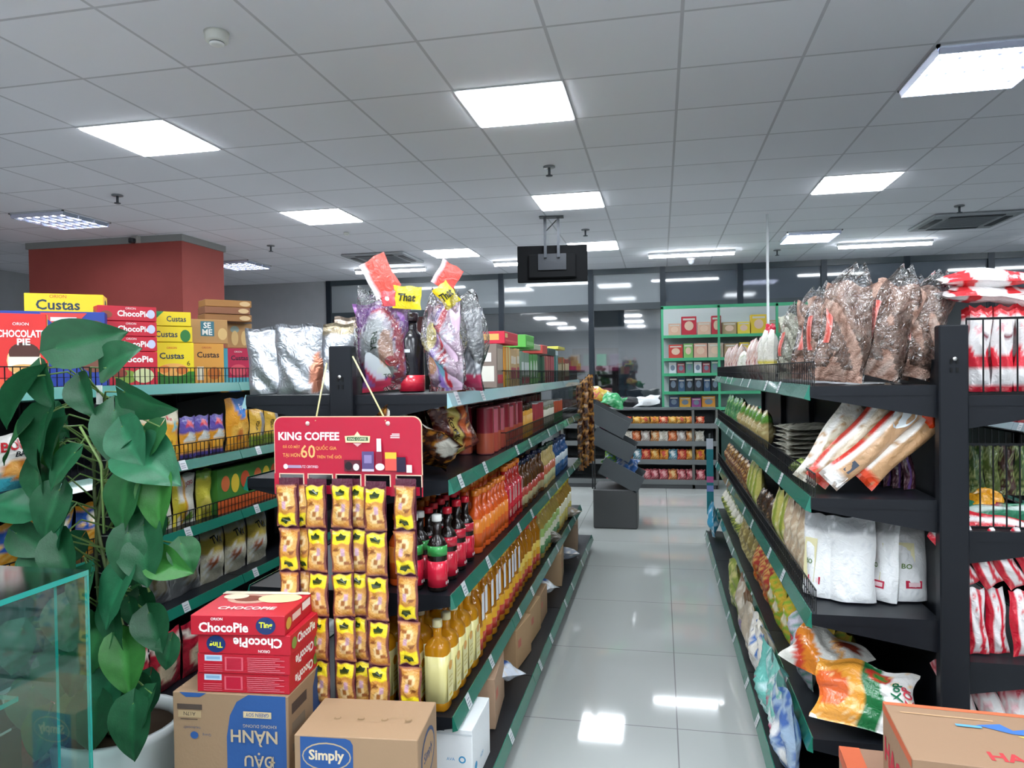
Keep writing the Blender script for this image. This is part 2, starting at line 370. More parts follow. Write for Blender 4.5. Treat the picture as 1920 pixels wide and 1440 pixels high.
for j, cols in ((-3, (-6, -2, 2)), (-5, (-4, 0, 4)), (-7, (-6, -2, 2)), (-9, (-4, 0, 4)), (-11, (-6, -2, 2))):  # unseen panel lights added to brighten the near ceiling and goods
    for i in cols: flat_panel(lx(i), ly(j), 'square panel light added overhead out of view to brighten the shop')
def louver(x, y, label):
    t = thing('louver_light', label, 'ceiling light', (x, y, CZ), group='louvered ceiling lights')
    f = MB()
    for a in (-.295, .28): f.box(a, a+.015, -.295, .295, -.012, -.001, '#e0e2e4', 'chrome'); f.box(-.295, .295, a, a+.015, -.012, -.001, '#e0e2e4', 'chrome')
    f.obj('frame', t)
    MB().box(-.28, .28, -.28, .28, -.004, -.001, '#c9cfe0', 'chrome').obj('reflector', t)
    for k in (-.19, 0, .19):
        q = MB().tube([(-.27, k, -.02), (.27, k, -.02)], .012, '#ffffff', 'metal', 8); q.m = ['louver_tube']*len(q.m); q.obj('fluorescent_tube', t)
    v = MB()
    for k in range(7):
        x0 = -.28+.0933*k*.98; v.add([(x0-.012, -.28, -.012), (x0+.012, -.28, -.012), (x0, -.28, -.045), (x0-.012, .28, -.012), (x0+.012, .28, -.012), (x0, .28, -.045)], [(0, 3, 5, 2), (1, 2, 5, 4), (0, 1, 4, 3)], '#e6ebff', 'chrome')
    for k in (-.28, -.095, .095, .28): v.box(-.28, .28, k-.003, k+.003, -.045, -.012, '#e6ebff', 'chrome')
    v.obj('louver_fins', t)
for x, y, lb in ((lx(2), ly(1), 'large louvered ceiling light at the top right'), (lx(-10), ly(4), 'louvered ceiling light at the far left in front of the red column'),
                 (lx(2)+.1, ly(9), 'louvered ceiling light beyond the white pole'), (lx(-10), ly(9), 'louvered ceiling light right behind the red column'), (4.35, 7.8, 'louvered ceiling light at the right edge')):
    louver(x, y, lb)
for x0, x1, y, lb in ((-.14, .96, 9.72, 'surface tube lamp to the right of the television'), (2.18, 3.26, 9.66, 'surface tube lamp at the right near the air vent'),
                      (-2.25, -1.15, 9.8, 'surface tube lamp half hidden by the television'), (-4.36, -3.28, 9.93, 'surface tube lamp behind the clear gift bags'), (4.4, 5.5, 9.6, 'surface tube lamp beyond the right louver')):
    t = thing('tube_lamp', lb, 'ceiling light', ((x0+x1)/2, y, CZ), group='tube lamps near the glazing'); h = (x1-x0)/2
    MB().box(-h, h, -.035, .035, -.03, -.001, '#e8eaec', 'paper').obj('housing', t)
    q = MB().tube([(-h*.98, 0, -.048), (h*.98, 0, -.048)], .016, '#ffffff', 'metal', 8); q.m = ['tube_light']*len(q.m); q.obj('fluorescent_tube', t)
def vent(x, y, label):
    t = thing('air_conditioner_cassette', label, 'air conditioner', (x, y, CZ))
    MB().box(-.42, .42, -.42, .42, -.03, -.001, '#a9adb2', 'paper', .012).obj('cover_frame', t)
    g = MB().box(-.24, .24, -.24, .24, -.035, -.031, '#8b9096', 'paper')
    for k in range(9): g.box(-.22, .22, -.22+.05*k, -.215+.05*k, -.037, -.035, '#5c6066', 'paper')
    g.obj('intake_grille', t)
    for k in range(4):
        f = MB().box(-.25, .25, .29, .36, -.036, -.031, '#3a3e44', 'paper'); f.move(Matrix.Rotation(k*pi/2, 4, 'Z')); f.obj('air_flap', t)
vent(3.15, 8.45, 'four-way ceiling air conditioner cassette at the right'); vent(-3.55, 9.0, 'four-way ceiling air conditioner cassette above the clear gift bags')
def spr():
    m_ = MB(); m_.lathe([(.035, -.008, '#8a8d92'), (.035, -.001, '#8a8d92')], 12, 'metal'); m_.tube([(0, 0, -.008), (0, 0, -.05)], .008, '#555b62'); m_.lathe([(.02, -.056, '#555b62'), (.02, -.052, '#555b62')], 10, 'metal'); return m_.mesh('sprinkler')
for (x, y), lb in zip(((-.8, 5.39), (-4.45, 5.3), (-4.48, 7.79), (-.78, 7.86), (2.83, 7.69), (1.5, 9.9)),
        ('dark sprinkler head before the middle panel light', 'dark sprinkler head above the red column, to its left', 'small sprinkler head right of the red column', 'sprinkler head behind the television mount', 'sprinkler head above the right air conditioner', 'sprinkler head near the far right tube lamp')):
    inst('sprinkler', spr, 'sprinkler_head', lb, 'sprinkler', (x, y, CZ), scale=(1.3, 1.3, 1.3), group='ceiling sprinklers')
for x, y, r, lb in ((-1.93, 2.93, .052, 'round white smoke detector at the upper left of the ceiling'), (-3.31, 7.32, .03, 'small white ceiling detector under the left panel light')):
    t = thing('smoke_detector', lb, 'smoke detector', (x, y, CZ)); MB().lathe([(r*.8, -.045*r/.052, '#dedfda'), (r*.95, -.04*r/.052, '#dedfda'), (r*1.0, -.012, '#d8d8d0'), (r*1.05, -.001, '#d8d8d0')], 20, 'paper').obj('housing', t)
    MB().lathe([(r*.45, -.058*r/.052, '#f0f0f0'), (r*.62, -.052*r/.052, '#f0f0f0'), (r*.62, -.046*r/.052, '#303236')], 20, 'paper').obj('sensor_cap', t)
t = thing('dome_camera', 'white dome camera under the far end of the ceiling tube lamp', 'security camera', (.43, 10.3, CZ)); MB().lathe([(.05, -.03, '#e8e8ea'), (.06, -.001, '#e8e8ea')], 16, 'paper').obj('base', t)
MB().lathe([(.012, -.085, '#c8ccd4'), (.035, -.07, '#c8ccd4'), (.045, -.03, '#c8ccd4')], 16, 'gloss').obj('dome', t)
t = thing('bullet_camera', 'small camera fixed on the front of the red column', 'security camera', (-5.55, 6.84, 2.93)); MB().box(-.04, .04, .0, .06, -.02, .05, '#c9c9c4', 'paper', .005).obj('mount', t)
MB().box(-.03, .03, -.06, 0, -.035, .02, '#303236', 'gloss', .01).obj('camera_body', t)
t = thing('hanging_television', 'flat television hung from the ceiling, seen from behind', 'television', (-1.05, 7.2, 2.98), (0, 0, R_(6)))
MB().box(-.35, .35, -.02, .02, -.635, -.27, '#040507', 'matte', .006).obj('screen_panel', t)
MB().box(-.24, .24, -.05, -.02, -.60, -.36, '#050608', 'matte', .012).obj('back_cover', t)
f = MB()
for s_ in (-.065, .065): f.box(s_-.014, s_+.014, -.085, -.057, -.40, -.004, '#2c3036', 'metal')
f.box(-.12, .12, -.13, -.02, -.006, -.001, '#3c4046', 'metal'); f.box(-.14, .14, -.062, -.05, -.52, -.36, '#24272c', 'metal'); f.tube([(-.06, -.07, -.14), (.06, -.07, -.02)], .006, '#2c3036'); f.obj('ceiling_bracket', t)
tag(MB().tube([(0, 0, 0), (0, 0, CZ)], .013, '#d4d8da', 'paper', 10).obj('white_pole', None, (1.06, 7.6, 0)), 'thin white pole standing up to the ceiling behind the right shelves', 'pole')
# ================================================================ shop shelving
STRIP = '#1c6f5c'
def shelf_mesh(L, half, mat='metal', col='#22262e', th=.03, tip=.035, root=.10):
    """deck along +Y from 0 to L, from x=0 (post) to x=half (front)"""
    m_ = MB().box(.03, half, .002, L-.002, -th, 0, col, mat)
    for y in (.004, L-.008):
        m_.add([(.03, y, 0), (half, y, 0), (half, y, -tip), (.03, y, -root), (.03, y+.004, 0), (half, y+.004, 0), (half, y+.004, -tip), (.03, y+.004, -root)],
               [(0, 3, 2, 1), (4, 5, 6, 7), (3, 7, 6, 2)], col, mat)
    m_.box(.05, half-.03, .006, .0075, -.045, -.042, '#6a707a', mat)  # pale line painted in as the highlight along the end bracket
    return m_
def strip_mesh(L, half, h=.045, tags=(), col=STRIP):
    m_ = MB(); a = .35; x0, x1 = half+.002, half+.002+sin(a)*h
    m_.add([(x0, 0, .004), (x0, L, .004), (x1, L, .004-h*cos(a)), (x1, 0, .004-h*cos(a)), (x0-.003, 0, .004), (x0-.003, L, .004), (x0-.003, L, -h), (x0-.003, 0, -h)],
           [(0, 3, 2, 1), (0, 1, 5, 4), (3, 7, 6, 2), (0, 4, 7, 3), (1, 2, 6, 5)], col, 'strip')
    for y in tags:
        e = .0012; P = lambda k, yy: (x0+(x1-x0)*k+e, yy, .004-h*cos(a)*k+e*.4)
        m_.add([P(-.05, y), P(-.05, y+.045), P(.95, y+.045), P(.95, y)], [(0, 3, 2, 1)], '#cfd3d6', 'gloss')
        for k in (.25, .5, .7): m_.add([tuple(Vector(P(k, y+.006))+Vector((e*.5, 0, 0))), tuple(Vector(P(k, y+.036))+Vector((e*.5, 0, 0))), tuple(Vector(P(k+.08, y+.036))+Vector((e*.5, 0, 0))), tuple(Vector(P(k+.08, y+.006))+Vector((e*.5, 0, 0)))], [(0, 3, 2, 1)], '#8a8f98', 'gloss')
    return m_
def wire_mesh(L, half, h=.075, step=.03, end=False):
    m_ = MB(); x = half-.012; r = .0013
    for i in range(int(L/step)+1): m_.box(x-r, x+r, i*step-r, i*step+r, 0, h, '#15171b', 'metal')
    m_.box(x-r*1.6, x+r*1.6, 0, L, h-.002, h+.002, '#15171b', 'metal'); m_.box(x-r, x+r, 0, L, h*.5-.001, h*.5+.001, '#15171b', 'metal')
    if end:
        n = int((half-.05)/step)
        for i in range(n): m_.box(x-i*step-r, x-i*step+r, -r, r, 0, h, '#15171b', 'metal')
        m_.box(x-n*step, x, -r*1.6, r*1.6, h-.002, h+.002, '#15171b', 'metal')
    return m_
def gondola(label, xc, y0, nb, L, levels, half, post_top, sides, wires=(), base=.10, bx=.09, col='#181b21', strips=None, postw=.08, levels2=None):
    t = thing('shelving_unit', label, 'shelving', (xc, y0, 0)); c = {}
    for i in range(nb+1): MB().box(-postw/2, postw/2, i*L-.02, i*L+.02, 0, post_top, col, 'metal', .004).obj('upright', t)
    up = MB()
    for s_ in (-.008, .008):
        for z in (post_top-.115, post_top-.14): up.box(s_-.003, s_+.003, -.0225, -.0205, z, z+.014, '#08090b', 'metal')
    up.lathe([(.006, 0, '#d8d8d8'), (.006, .003, '#d8d8d8')], 10, 'chrome'); up.move(Matrix.Translation((0, -.0245, post_top-.1)) @ Matrix.Rotation(pi/2, 4, 'X'), len(up.v)-20)
    up.obj('rivet', t)
    MB().box(-.012, .012, .02, nb*L-.02, .1, post_top-.10, col, 'metal').obj('back_panel', t)
    for sd in sides:
        R = 0 if sd > 0 else pi
        for i in range(nb):
            oy = i*L if sd > 0 else (i+1)*L
            for k, z in enumerate((levels2 if sd > 0 and levels2 else levels)+[base]):
                hf = half if z != base else half+bx
                key = ('sh', hf, L)
                if key not in c: c[key] = shelf_mesh(L, hf, col=col).mesh('shelf')
                s = mkobj('shelf' if z != base else 'base_deck', c[key], t, (0, oy, z), (0, 0, R))
                tg = () if k == 0 and i else tuple((q+.3*((i*3+k*5) % 4)/4)*.34+.06 for q in range(2)); key = ('st', hf, L, (i+k) % 4, (strips or {}).get(k))
                if key not in c: c[key] = strip_mesh(L-.004, hf, .045, tg, (strips or {}).get(k, STRIP)).mesh('price_strip')
                mkobj('price_strip', c[key], s)
                if (sd, k) in wires and i >= wires[sd, k]:
                    e = (sd > 0 and i == wires[sd, k]) ; key = ('w', hf, L, e)
                    if key not in c: c[key] = wire_mesh(L, hf, end=e).mesh('wire_guard')
                    mkobj('wire_guard', c[key], s)
            q = MB().box(half+bx-.06, half+bx-.02, -.015, .015, 0, .06, '#101216', 'matte', .004); q.obj('foot', t, (0, oy, 0), (0, 0, R))
    return t
LG = [1.375, 1.10, .735, .345]; RG = [1.385, 1.04, .68, .29]; WG = [1.41, 1.065, .76, .43]
gondola('black double-sided shelving with green price strips left of the aisle', -1.012, 2.19, 4, .93, LG, .352, 1.535, (1, -1), {(1, 0): 1, (1, 1): 1}, strips={0: '#8fb4b8'})  # top strips paler: silvery glare put into their colour
gondola('black double-sided shelving with green price strips right of the aisle', .845, 2.36, 4, .96, RG, .395, 1.562, (1, -1), {(-1, 0): 0, (-1, 1): 0, (-1, 2): 0}, levels2=[1.352, .95, .56, .27])
gondola('shelving of biscuits along the left side behind the climbing plant', -2.48, 1.45, 4, .93, WG, .38, 1.5, (1,), {(1, 0): 0, (1, 1): 1, (1, 2): 0}, strips={0: '#4c8f86'})
gondola('shelving beyond the red and white bags at the right edge', 2.35, 2.6, 4, .95, [1.40, 1.12, .70, .30], .42, 1.5, (-1,), {}, strips={0: '#5f8f90', 1: '#8fa0a8'})
# ================================================================ goods on the left-hand biscuit shelving
def px_box(px0, px1, ztop_px, z, X, rz, key, label, cat='box', name='biscuit_box', dr=.45, col='#c02030', pr=None, mat='paper', depth=None, zt=None, group=None):
    """a box standing at deck height z whose front spans pixels px0..px1, real size worked out at plane X"""
    p0 = atX(px0, 700, X); pm = atX((px0+px1)/2, 700, X); s = pxm((pm.x, pm.y, z)); w_ = (px1-px0)/s
    top = atX((px0+px1)/2, ztop_px, X).z; h = (zt or top)-z; d = depth or w_*dr
    o = pbox(w_, d, h, col, pr, mat).obj(name, None, (pm.x-sin(rz)*0+sin(-rz)*0, pm.y, z), (0, 0, rz))
    # push back by half its depth along its own +Y
    o.location = (pm.x-sin(rz)*d/2*1.0, pm.y+cos(rz)*d/2, z); return tag(o, label, cat, group)
WR = '#f4f2ee'
rz = R_(42)
cust = lambda k=1: [('r', .0, .0, 1, .30, '#3f8f2c'), ('e', .5, .34, .36, .16, '#efb25c'), ('e', .28, .36, .14, .09, '#e68a3a'), ('e', .70, .33, .15, .10, '#d97a30'), ('e', .5, .10, .5, .10, '#2f7a28'), ('t', 'Custas', .46, .68, .15, '#17324a', .86, .02), ('t', 'ORION', .46, .87, .05, '#d2342c', .4), ('t', '6', .86, .5, .12, '#4a3a18')]
px_box(0, 82, 588, 1.412, -2.20, rz, 'cp', 'red chocolate pie box with yellow side at the left edge of the top shelf', col='#d62a26', dr=.42, pr={
    'front': [('r', 0, 0, 1, .12, '#e05a3a'), ('e', .55, .37, .33, .22, '#e8c48a'), ('e', .56, .47, .30, .14, '#4a2218'), ('r', .25, .26, .86, .42, '#f3e8cf'), ('e', .55, .26, .30, .06, '#d9a45f'), ('t', 'CHOCOLATE', .5, .73, .10, WR, .9, .03), ('t', 'PIE', .55, .62, .09, WR, .4, .03), ('t', 'ORION', .5, .86, .04, WR)],
    'right': [('r', 0, 0, 1, 1, '#e9c62c'), ('t', '12', .5, .62, .09, '#5a2a18'), ('t', '+', .5, .48, .05, '#5a2a18'), ('t', '2', .5, .3, .12, '#5a2a18')]})
bl = {'front': [('p', [(.02, .55), (.24, .55), (.18, .95), (.1, .95)], '#d8403c'), ('r', .06, .66, .2, .78, '#dfe4f0'), ('p', [(.62, .5), (.76, .5), (.86, .95), (.5, .95)], '#d8403c'), ('r', .58, .66, .78, .80, '#e8e6ee'), ('e', .9, .5, .1, .2, '#7a4a3a')], 'left': [('p', [(.3, .4), (.9, .4), (.75, .9), (.45, .9)], '#d8403c'), ('r', .45, .55, .75, .7, '#e8e6ee')]}
for k, (a, b_, z, h_, lb) in enumerate(((0, 186, 1.412, .185, 'large blue biscuit carton with red wedge logos at the bottom, behind the leaf'), (0, 184, 1.599, .115, 'large blue biscuit carton with red wedge logos lying on top of the lower one'))):
    px_box(a-30, b_, 600, z, -2.42, R_(35), 'bl%d' % k, lb, col='#22409a', pr=bl, zt=z+h_, depth=.14, group='blue biscuit cartons')
px_box(60, 188, 517, 1.716, -2.45, R_(35), 'cy', 'yellow custard cake box lying topmost above the blue cartons', col='#f0d21c', depth=.14, zt=1.80,
       pr={'front': [('t', 'Custas', .42, .45, .52, '#17324a', .7, .02), ('t', 'ORION', .42, .86, .16, '#d2342c')], 'right': [('e', .5, .5, .2, .3, '#3a2a20')]})
ch = {'front': [('t', 'ChocoPie', .60, .5, .42, WR, .55, .03), ('e', .9, .5, .07, .3, '#c9cde8'), ('e', .14, .4, .1, .25, '#8a4a30'), ('t', 'ORION', .55, .85, .14, WR)], 'left': [('e', .5, .5, .3, .3, '#9a5a3a'), ('r', .2, .12, .8, .2, '#e8d9c9')]}
for k in range(4):
    px_box(192, 292, 600, 1.412+[0, .145, .21, .275][k], -2.23, R_(52), 'ch%d' % k, ['tall red chocolate pie box at the bottom of the shelf stack', 'flat red chocolate pie box, second from the bottom of the shelf stack', 'flat red chocolate pie box, second from the top of the shelf stack', 'flat red chocolate pie box on top of the shelf stack'][k],
           col='#c81f35', pr=ch if k else {'front': [('t', 'ChocoPie', .60, .78, .2, WR, .7, .03), ('t', 'ORION', .5, .93, .05, WR), ('e', .45, .25, .2, .2, '#7a9a3a'), ('e', .75, .28, .18, .22, '#c9cf9a'), ('e', .35, .35, .12, .12, '#8a3a2a')], 'left': ch['left']}, depth=.16, zt=1.412+[.143, .208, .273, .338][k], group='stacked red chocolate pie boxes on the shelf')
px_box(290, 362, 632, 1.412, -2.18, R_(48), 'cu', 'yellow custard cake box standing under two flat ones', col='#f0d81c', dr=.5, pr={'front': cust()}, zt=1.602)
px_box(290, 360, 600, 1.604, -2.18, R_(48), 'cu2', 'flat yellow custard cake box between the standing box and the topmost', col='#ecd21c', depth=.1, zt=1.675, pr={'front': [('t', 'Custas', .35, .5, .4, '#17324a', .55, .02), ('e', .82, .4, .13, .4, '#2f7a38')]})
px_box(290, 358, 575, 1.677, -2.18, R_(48), 'cu3', 'flat yellow custard cake box topmost on the yellow stack', col='#ecd21c', depth=.1, zt=1.742, pr={'front': [('t', 'Custas', .62, .5, .4, '#17324a', .5, .02), ('p', [(0, .2), (.3, 1), (0, 1)], '#2a8a4a')]})
px_box(362, 420, 632, 1.412, -2.17, R_(52), 'co', 'pale orange custard cake box between the yellow and the pink ones', col='#e0a048', dr=.4, zt=1.605, pr={'front': [('t', 'Custas', .5, .72, .15, '#3a2a2a', .86, .02), ('t', 'ORION', .45, .9, .05, '#b2342c'), ('r', .15, .08, .35, .42, '#e8e2d0'), ('e', .68, .25, .2, .16, '#c8702a')]})
px_box(420, 474, 640, 1.412, -2.17, R_(55), 'cp', 'pink and blue custard cake box at the right end beside the silver bags', col='#c22a50', dr=.4, zt=1.59, pr={'front': [('r', 0, 0, .14, 1, '#49a8bf'), ('r', 0, 0, 1, .14, '#58b0bd'), ('t', 'Custas', .55, .72, .14, '#2a2a3a', .8, .02), ('e', .5, .35, .3, .18, '#e05a6a'), ('t', 'ORION', .5, .9, .05, WR)]})
px_box(362, 428, 580, 1.607, -2.17, R_(52), 'se', 'kraft brown sesame biscuit box standing on the orange box', col='#b98d58', dr=.3, zt=1.725, pr={'front': [('r', .25, .3, .62, .92, '#3e7686'), ('t', 'SE', .43, .75, .24, WR, .3, .02), ('t', 'ME', .43, .47, .24, WR, .3, .02), ('e', .85, .4, .13, .25, '#d9b67a')]})
px_box(428, 474, 582, 1.592, -2.17, R_(52), 'se2', 'kraft brown sesame biscuit box standing on the pink box', col='#b58a58', dr=.3, zt=1.722, pr={'front': [('e', .3, .75, .18, .14, '#8a9a92'), ('e', .3, .4, .14, .3, '#d9b67a'), ('e', .68, .4, .13, .3, '#d9b67a')]})
for k in range(3):
    px_box(388+k, 474-3*(k % 2), 560, 1.727+k*.037, -2.17, R_(50), 'b%d' % k, 'flat brown biscuit box, %s of the three at the top' % ('lowest', 'middle', 'uppermost')[k], col=('#9a6a3c', '#8e5c40', '#a8763f')[k], depth=.13, zt=1.727+k*.037+.035, group='flat brown boxes on the biscuit stack', pr={'front': [('e', .85, .5, .12, .35, '#d9b98a')], 'right': [('e', .5, .5, .3, .3, '#d9b98a')]})
inst('bush', lambda: bagmesh(.34, .2, .2, '#23382c', 5, mat='matte').mesh('bag'), 'dark_green_bag', 'dark green foliage behind the boxes at the left edge', 'bag', (-3.1, 2.5, 1.62), (0, 0, R_(40)))  # clump of foliage, simplified to a plain pillow shape
# rows facing the aisles -----------------------------------------------------------
def row(face, X, y, z, items, where, zr=0.0, group=None):
    """items: (count, key, build, width, depth, name, phrase, category, gap); front plane at X, face +1/-1; y grows away from the viewer"""
    n = 0; used = row.used
    for it in items:
        cnt, key, build, wd, dp, name, phrase, cat = it[:8]; gap = it[8] if len(it) > 8 else .006
        if cat is None: y += cnt; continue
        for i in range(cnt):
            y += wd/2
            k = (phrase, where); used[k] = used.get(k, 0)+1; q = used[k]
            tot = row.tot.get(k, 0)
            lb = '%s, %s from near end, %s' % (phrase, ORD[q-1], where)
            jr = rnd.uniform(-1, 1)
            s = 1+rnd.uniform(-.02, .02)
            inst(key if not isinstance(key, tuple) else key[i % len(key)], (build if not isinstance(build, tuple) else build[i % len(build)]), name, lb, cat,
                 (X-face*(dp/2+.020+rnd.uniform(0, .012)), y, z+.001), (0, 0, face*pi/2+R_(jr*zr)), (1, 1, s), group or (phrase+' on '+where)[:60])
            y += wd/2+gap
    return y
row.used = {}; row.tot = {}
def bx(w_, d, h, col, pr=None, mat='paper'): return lambda: pbox(w_, d, h, col, pr, mat).mesh('box')
def bg(w_, h, t, cf, seed=0, stand=False, mat='film', pr=None, nu=10, nv=14, wr=1.0): return lambda: bagmesh(w_, h, t, cf, seed, stand, mat, nu, nv, wr, pr=pr).mesh('bag')
# biscuit shelving second row
w2 = 'second biscuit shelf'
bon = art('#e8e4de', ('v', 0, .30, '#3fa5b5'), ('e', .5, .36, .5, .18, '#e08a34'), ('e', .25, .38, .16, .13, '#efae5c'), ('v', .62, .98, '#e9e3dd'), seed=1)
row(1, -2.12, 1.80, WG[1], [
    (2, 'bon', bg(.20, .19, .06, bon, 2, pr=[('t', 'BON', .3, .80, .18, '#c2202c', .5, .03), ('t', 'BANG', .45, .63, .10, '#2a2a30', .5, .02)]), .20, .07, 'cake_bag', 'white cake bag with red lettering', 'bag')], w2)
dog = art('#e8a83a', ('v', .72, 1, '#e6dcc0'), ('e', .5, .32, .38, .24, '#f0b83c'), ('e', .42, .36, .05, .05, '#3a2a20'), ('e', .65, .66, .2, .06, '#6fc0c8'), ('n', 2, .72, '#d86a5a'), seed=3)
pur = art('#e8a234', ('v', .62, 1, '#5b4c9c'), ('v', 0, .10, '#55489a'), ('e', .5, .45, .32, .14, '#dfe0d8'), ('e', .5, .26, .4, .12, '#eeb044'), ('e', .5, .8, .25, .07, '#d23c4a'), seed=4)
row(1, -2.12, 2.66, WG[1], [
    (2, 'dog', bg(.13, .235, .05, dog, 3, pr=[('t', 'Yum', .35, .84, .07, '#c8283a', .6, .02)]), .13, .05, 'snack_bag', 'orange snack pouch with a puppy-yellow picture', 'bag'),
    (3, 'pur', bg(.115, .19, .05, pur, 4), .115, .05, 'snack_bag', 'purple and yellow snack pouch', 'bag'),
    (1, 'fos', bg(.21, .26, .06, art('#eaa233', ('e', .55, .88, .3, .25, '#3a7fd0'), ('e', .5, .35, .35, .16, '#f2bb55'), ('e', .45, .3, .15, .1, '#d97f3a'), seed=2), 5, pr=[('t', 'Fos', .55, .84, .12, '#dfe8f4', .4, .02)]), .21, .05, 'cracker_bag', 'orange and blue cracker bag, tallest on its shelf', 'bag'),
    (2, 'yel', bg(.15, .22, .05, art('#e3b54a', ('u', .55, 1, '#8f9094'), ('v', 0, .25, '#8aa03a'), ('v', .8, 1, '#d8a43c'), seed=6), 6, pr=[('t', 'VEGI', .3, .5, .09, '#2a2a2a', .8, .02, pi/2)]), .15, .05, 'cracker_bag', 'yellow and grey cracker bag', 'bag')], w2)
w3 = 'third biscuit shelf'
row(1, -2.12, 1.8, WG[2], [(5, 'orb', bg(.17, .2, .06, art('#e39a2c', ('v', .55, .9, '#2f5bb0'), ('e', .5, .72, .3, .12, '#f0ead8'), ('n', 3, .6, '#f0c060')), 8), .17, .06, 'snack_bag', 'orange and blue snack bag', 'bag')], w3)
row(1, -2.12, 2.72, WG[2], [
    (2, 'fries', bg(.16, .235, .05, art('#e9e5da', ('u', 0, .12, '#e2d24a'), ('e', .3, .3, .2, .16, '#e7c83a'), ('u', .34, .42, '#e0a030'), ('e', .65, .12, .18, .1, '#7aa83c'), seed=2), 9, pr=[('t', 'JOJO', .62, .8, .10, '#c23a3a', .5, .02)]), .16, .05, 'snack_bag', 'white snack bag with yellow picture', 'bag'),
    (1, 'fry2', bg(.12, .235, .05, art('#dcd04a', ('e', .5, .3, .35, .16, '#f1e06a'), ('v', .85, 1, '#7fae3c')), 9), .12, .05, 'snack_bag', 'plain yellow snack bag', 'bag'),
    (3, 'grb', bx(.30, .10, .22, '#3f7d33', {'front': [('r', 0, 0, 1, .30, '#d9622b'), ('e', .22, .66, .12, .18, '#d26a3a'), ('e', .5, .62, .12, .22, '#e0c03a'), ('e', .8, .66, .14, .2, '#c4502c')]}), .30, .10, 'biscuit_box', 'green and orange biscuit carton', 'box')], w3)
w4 = 'fourth biscuit shelf'
puff = art('#bfc0c0', ('e', .5, .38, .26, .20, '#9a8a66'), ('e', .5, .38, .18, .13, '#c8c0a8'), ('n', 3, .7, '#e4e6e6'), seed=5)
puf2 = art('#d9d2b8', ('v', .55, .85, '#c8ae4c'), ('e', .3, .35, .2, .12, '#b5623a'), ('n', 3, .7, '#e8e8e4'), seed=7)
row(1, -2.12, 2.45, WG[3], [
    (3, 'puff', bg(.22, .26, .09, puff, 11, mat='foil', wr=1.6), .21, .09, 'rice_cracker_bag', 'silvery rice cracker bag with round emblem', 'bag'),
    (3, 'puf2', bg(.19, .27, .08, puf2, 12, wr=1.6, pr=[('t', 'TVA', .5, .75, .14, '#33302c', .7, .02)]), .19, .08, 'rice_cracker_bag', 'cream rice cracker bag with dark lettering', 'bag')], w4)
w5 = 'bottom biscuit shelf'
redb = art('#b31f33', ('e', .4, .4, .3, .22, '#e0c9a8'), ('v', .75, .88, '#e6dcd0'), ('n', 3, .6, '#7d1526'), seed=3)
row(1, -2.03, 2.0, .101, [(7, 'rcb', bg(.20, .24, .08, redb, 13), .20, .08, 'candy_bag', 'dark red candy bag', 'bag')], w5)
# ================================================================ left aisle shelving, aisle side
A1, A2, A3, A4, A5 = ("left aisle's top shelf", "left aisle's second shelf", "left aisle's third shelf", "left aisle's fourth shelf", "left aisle's bottom shelf")
FX = -.66
def tallbox(w_, h, col, *pr): return bx(w_, .12, h, col, {'front': list(pr), 'left': [('r', .1, .15, .9, .5, '#e8e4d8'), ('r', .2, .6, .8, .8, '#f0efe9')]})
cans = lambda c1, c2, top='#b9bdc0', h=.13, r=.036: (lambda: (MB().lathe([(r*.9, 0, top), (r, .004, top), (r, .008, c1), (r, h*.45, c1), (r, h*.4501, c2), (r, h-.008, c2), (r, h-.004, top), (r*.9, h, top)], 14, 'gloss')).mesh('can'))
jar = lambda c1, lid, lab, h=.12, r=.036: (lambda: [('jar_body', MB().lathe([(r*.92, 0, c1), (r, .006, c1), (r, h*.8, c1), (r*.85, h*.84, c1)], 14, 'gloss').mesh('jar_body')), ('lid', MB().lathe([(r*.92, h*.84, lid), (r*.94, h*.85, lid), (r*.94, h*.99, lid), (r*.9, h, lid)], 14, 'gloss').mesh('lid')), ('label_wrap', MB().lathe([(r*1.012, h*.15, lab), (r*1.012, h*.7, lab)], 14, 'paper').mesh('label_wrap'))])
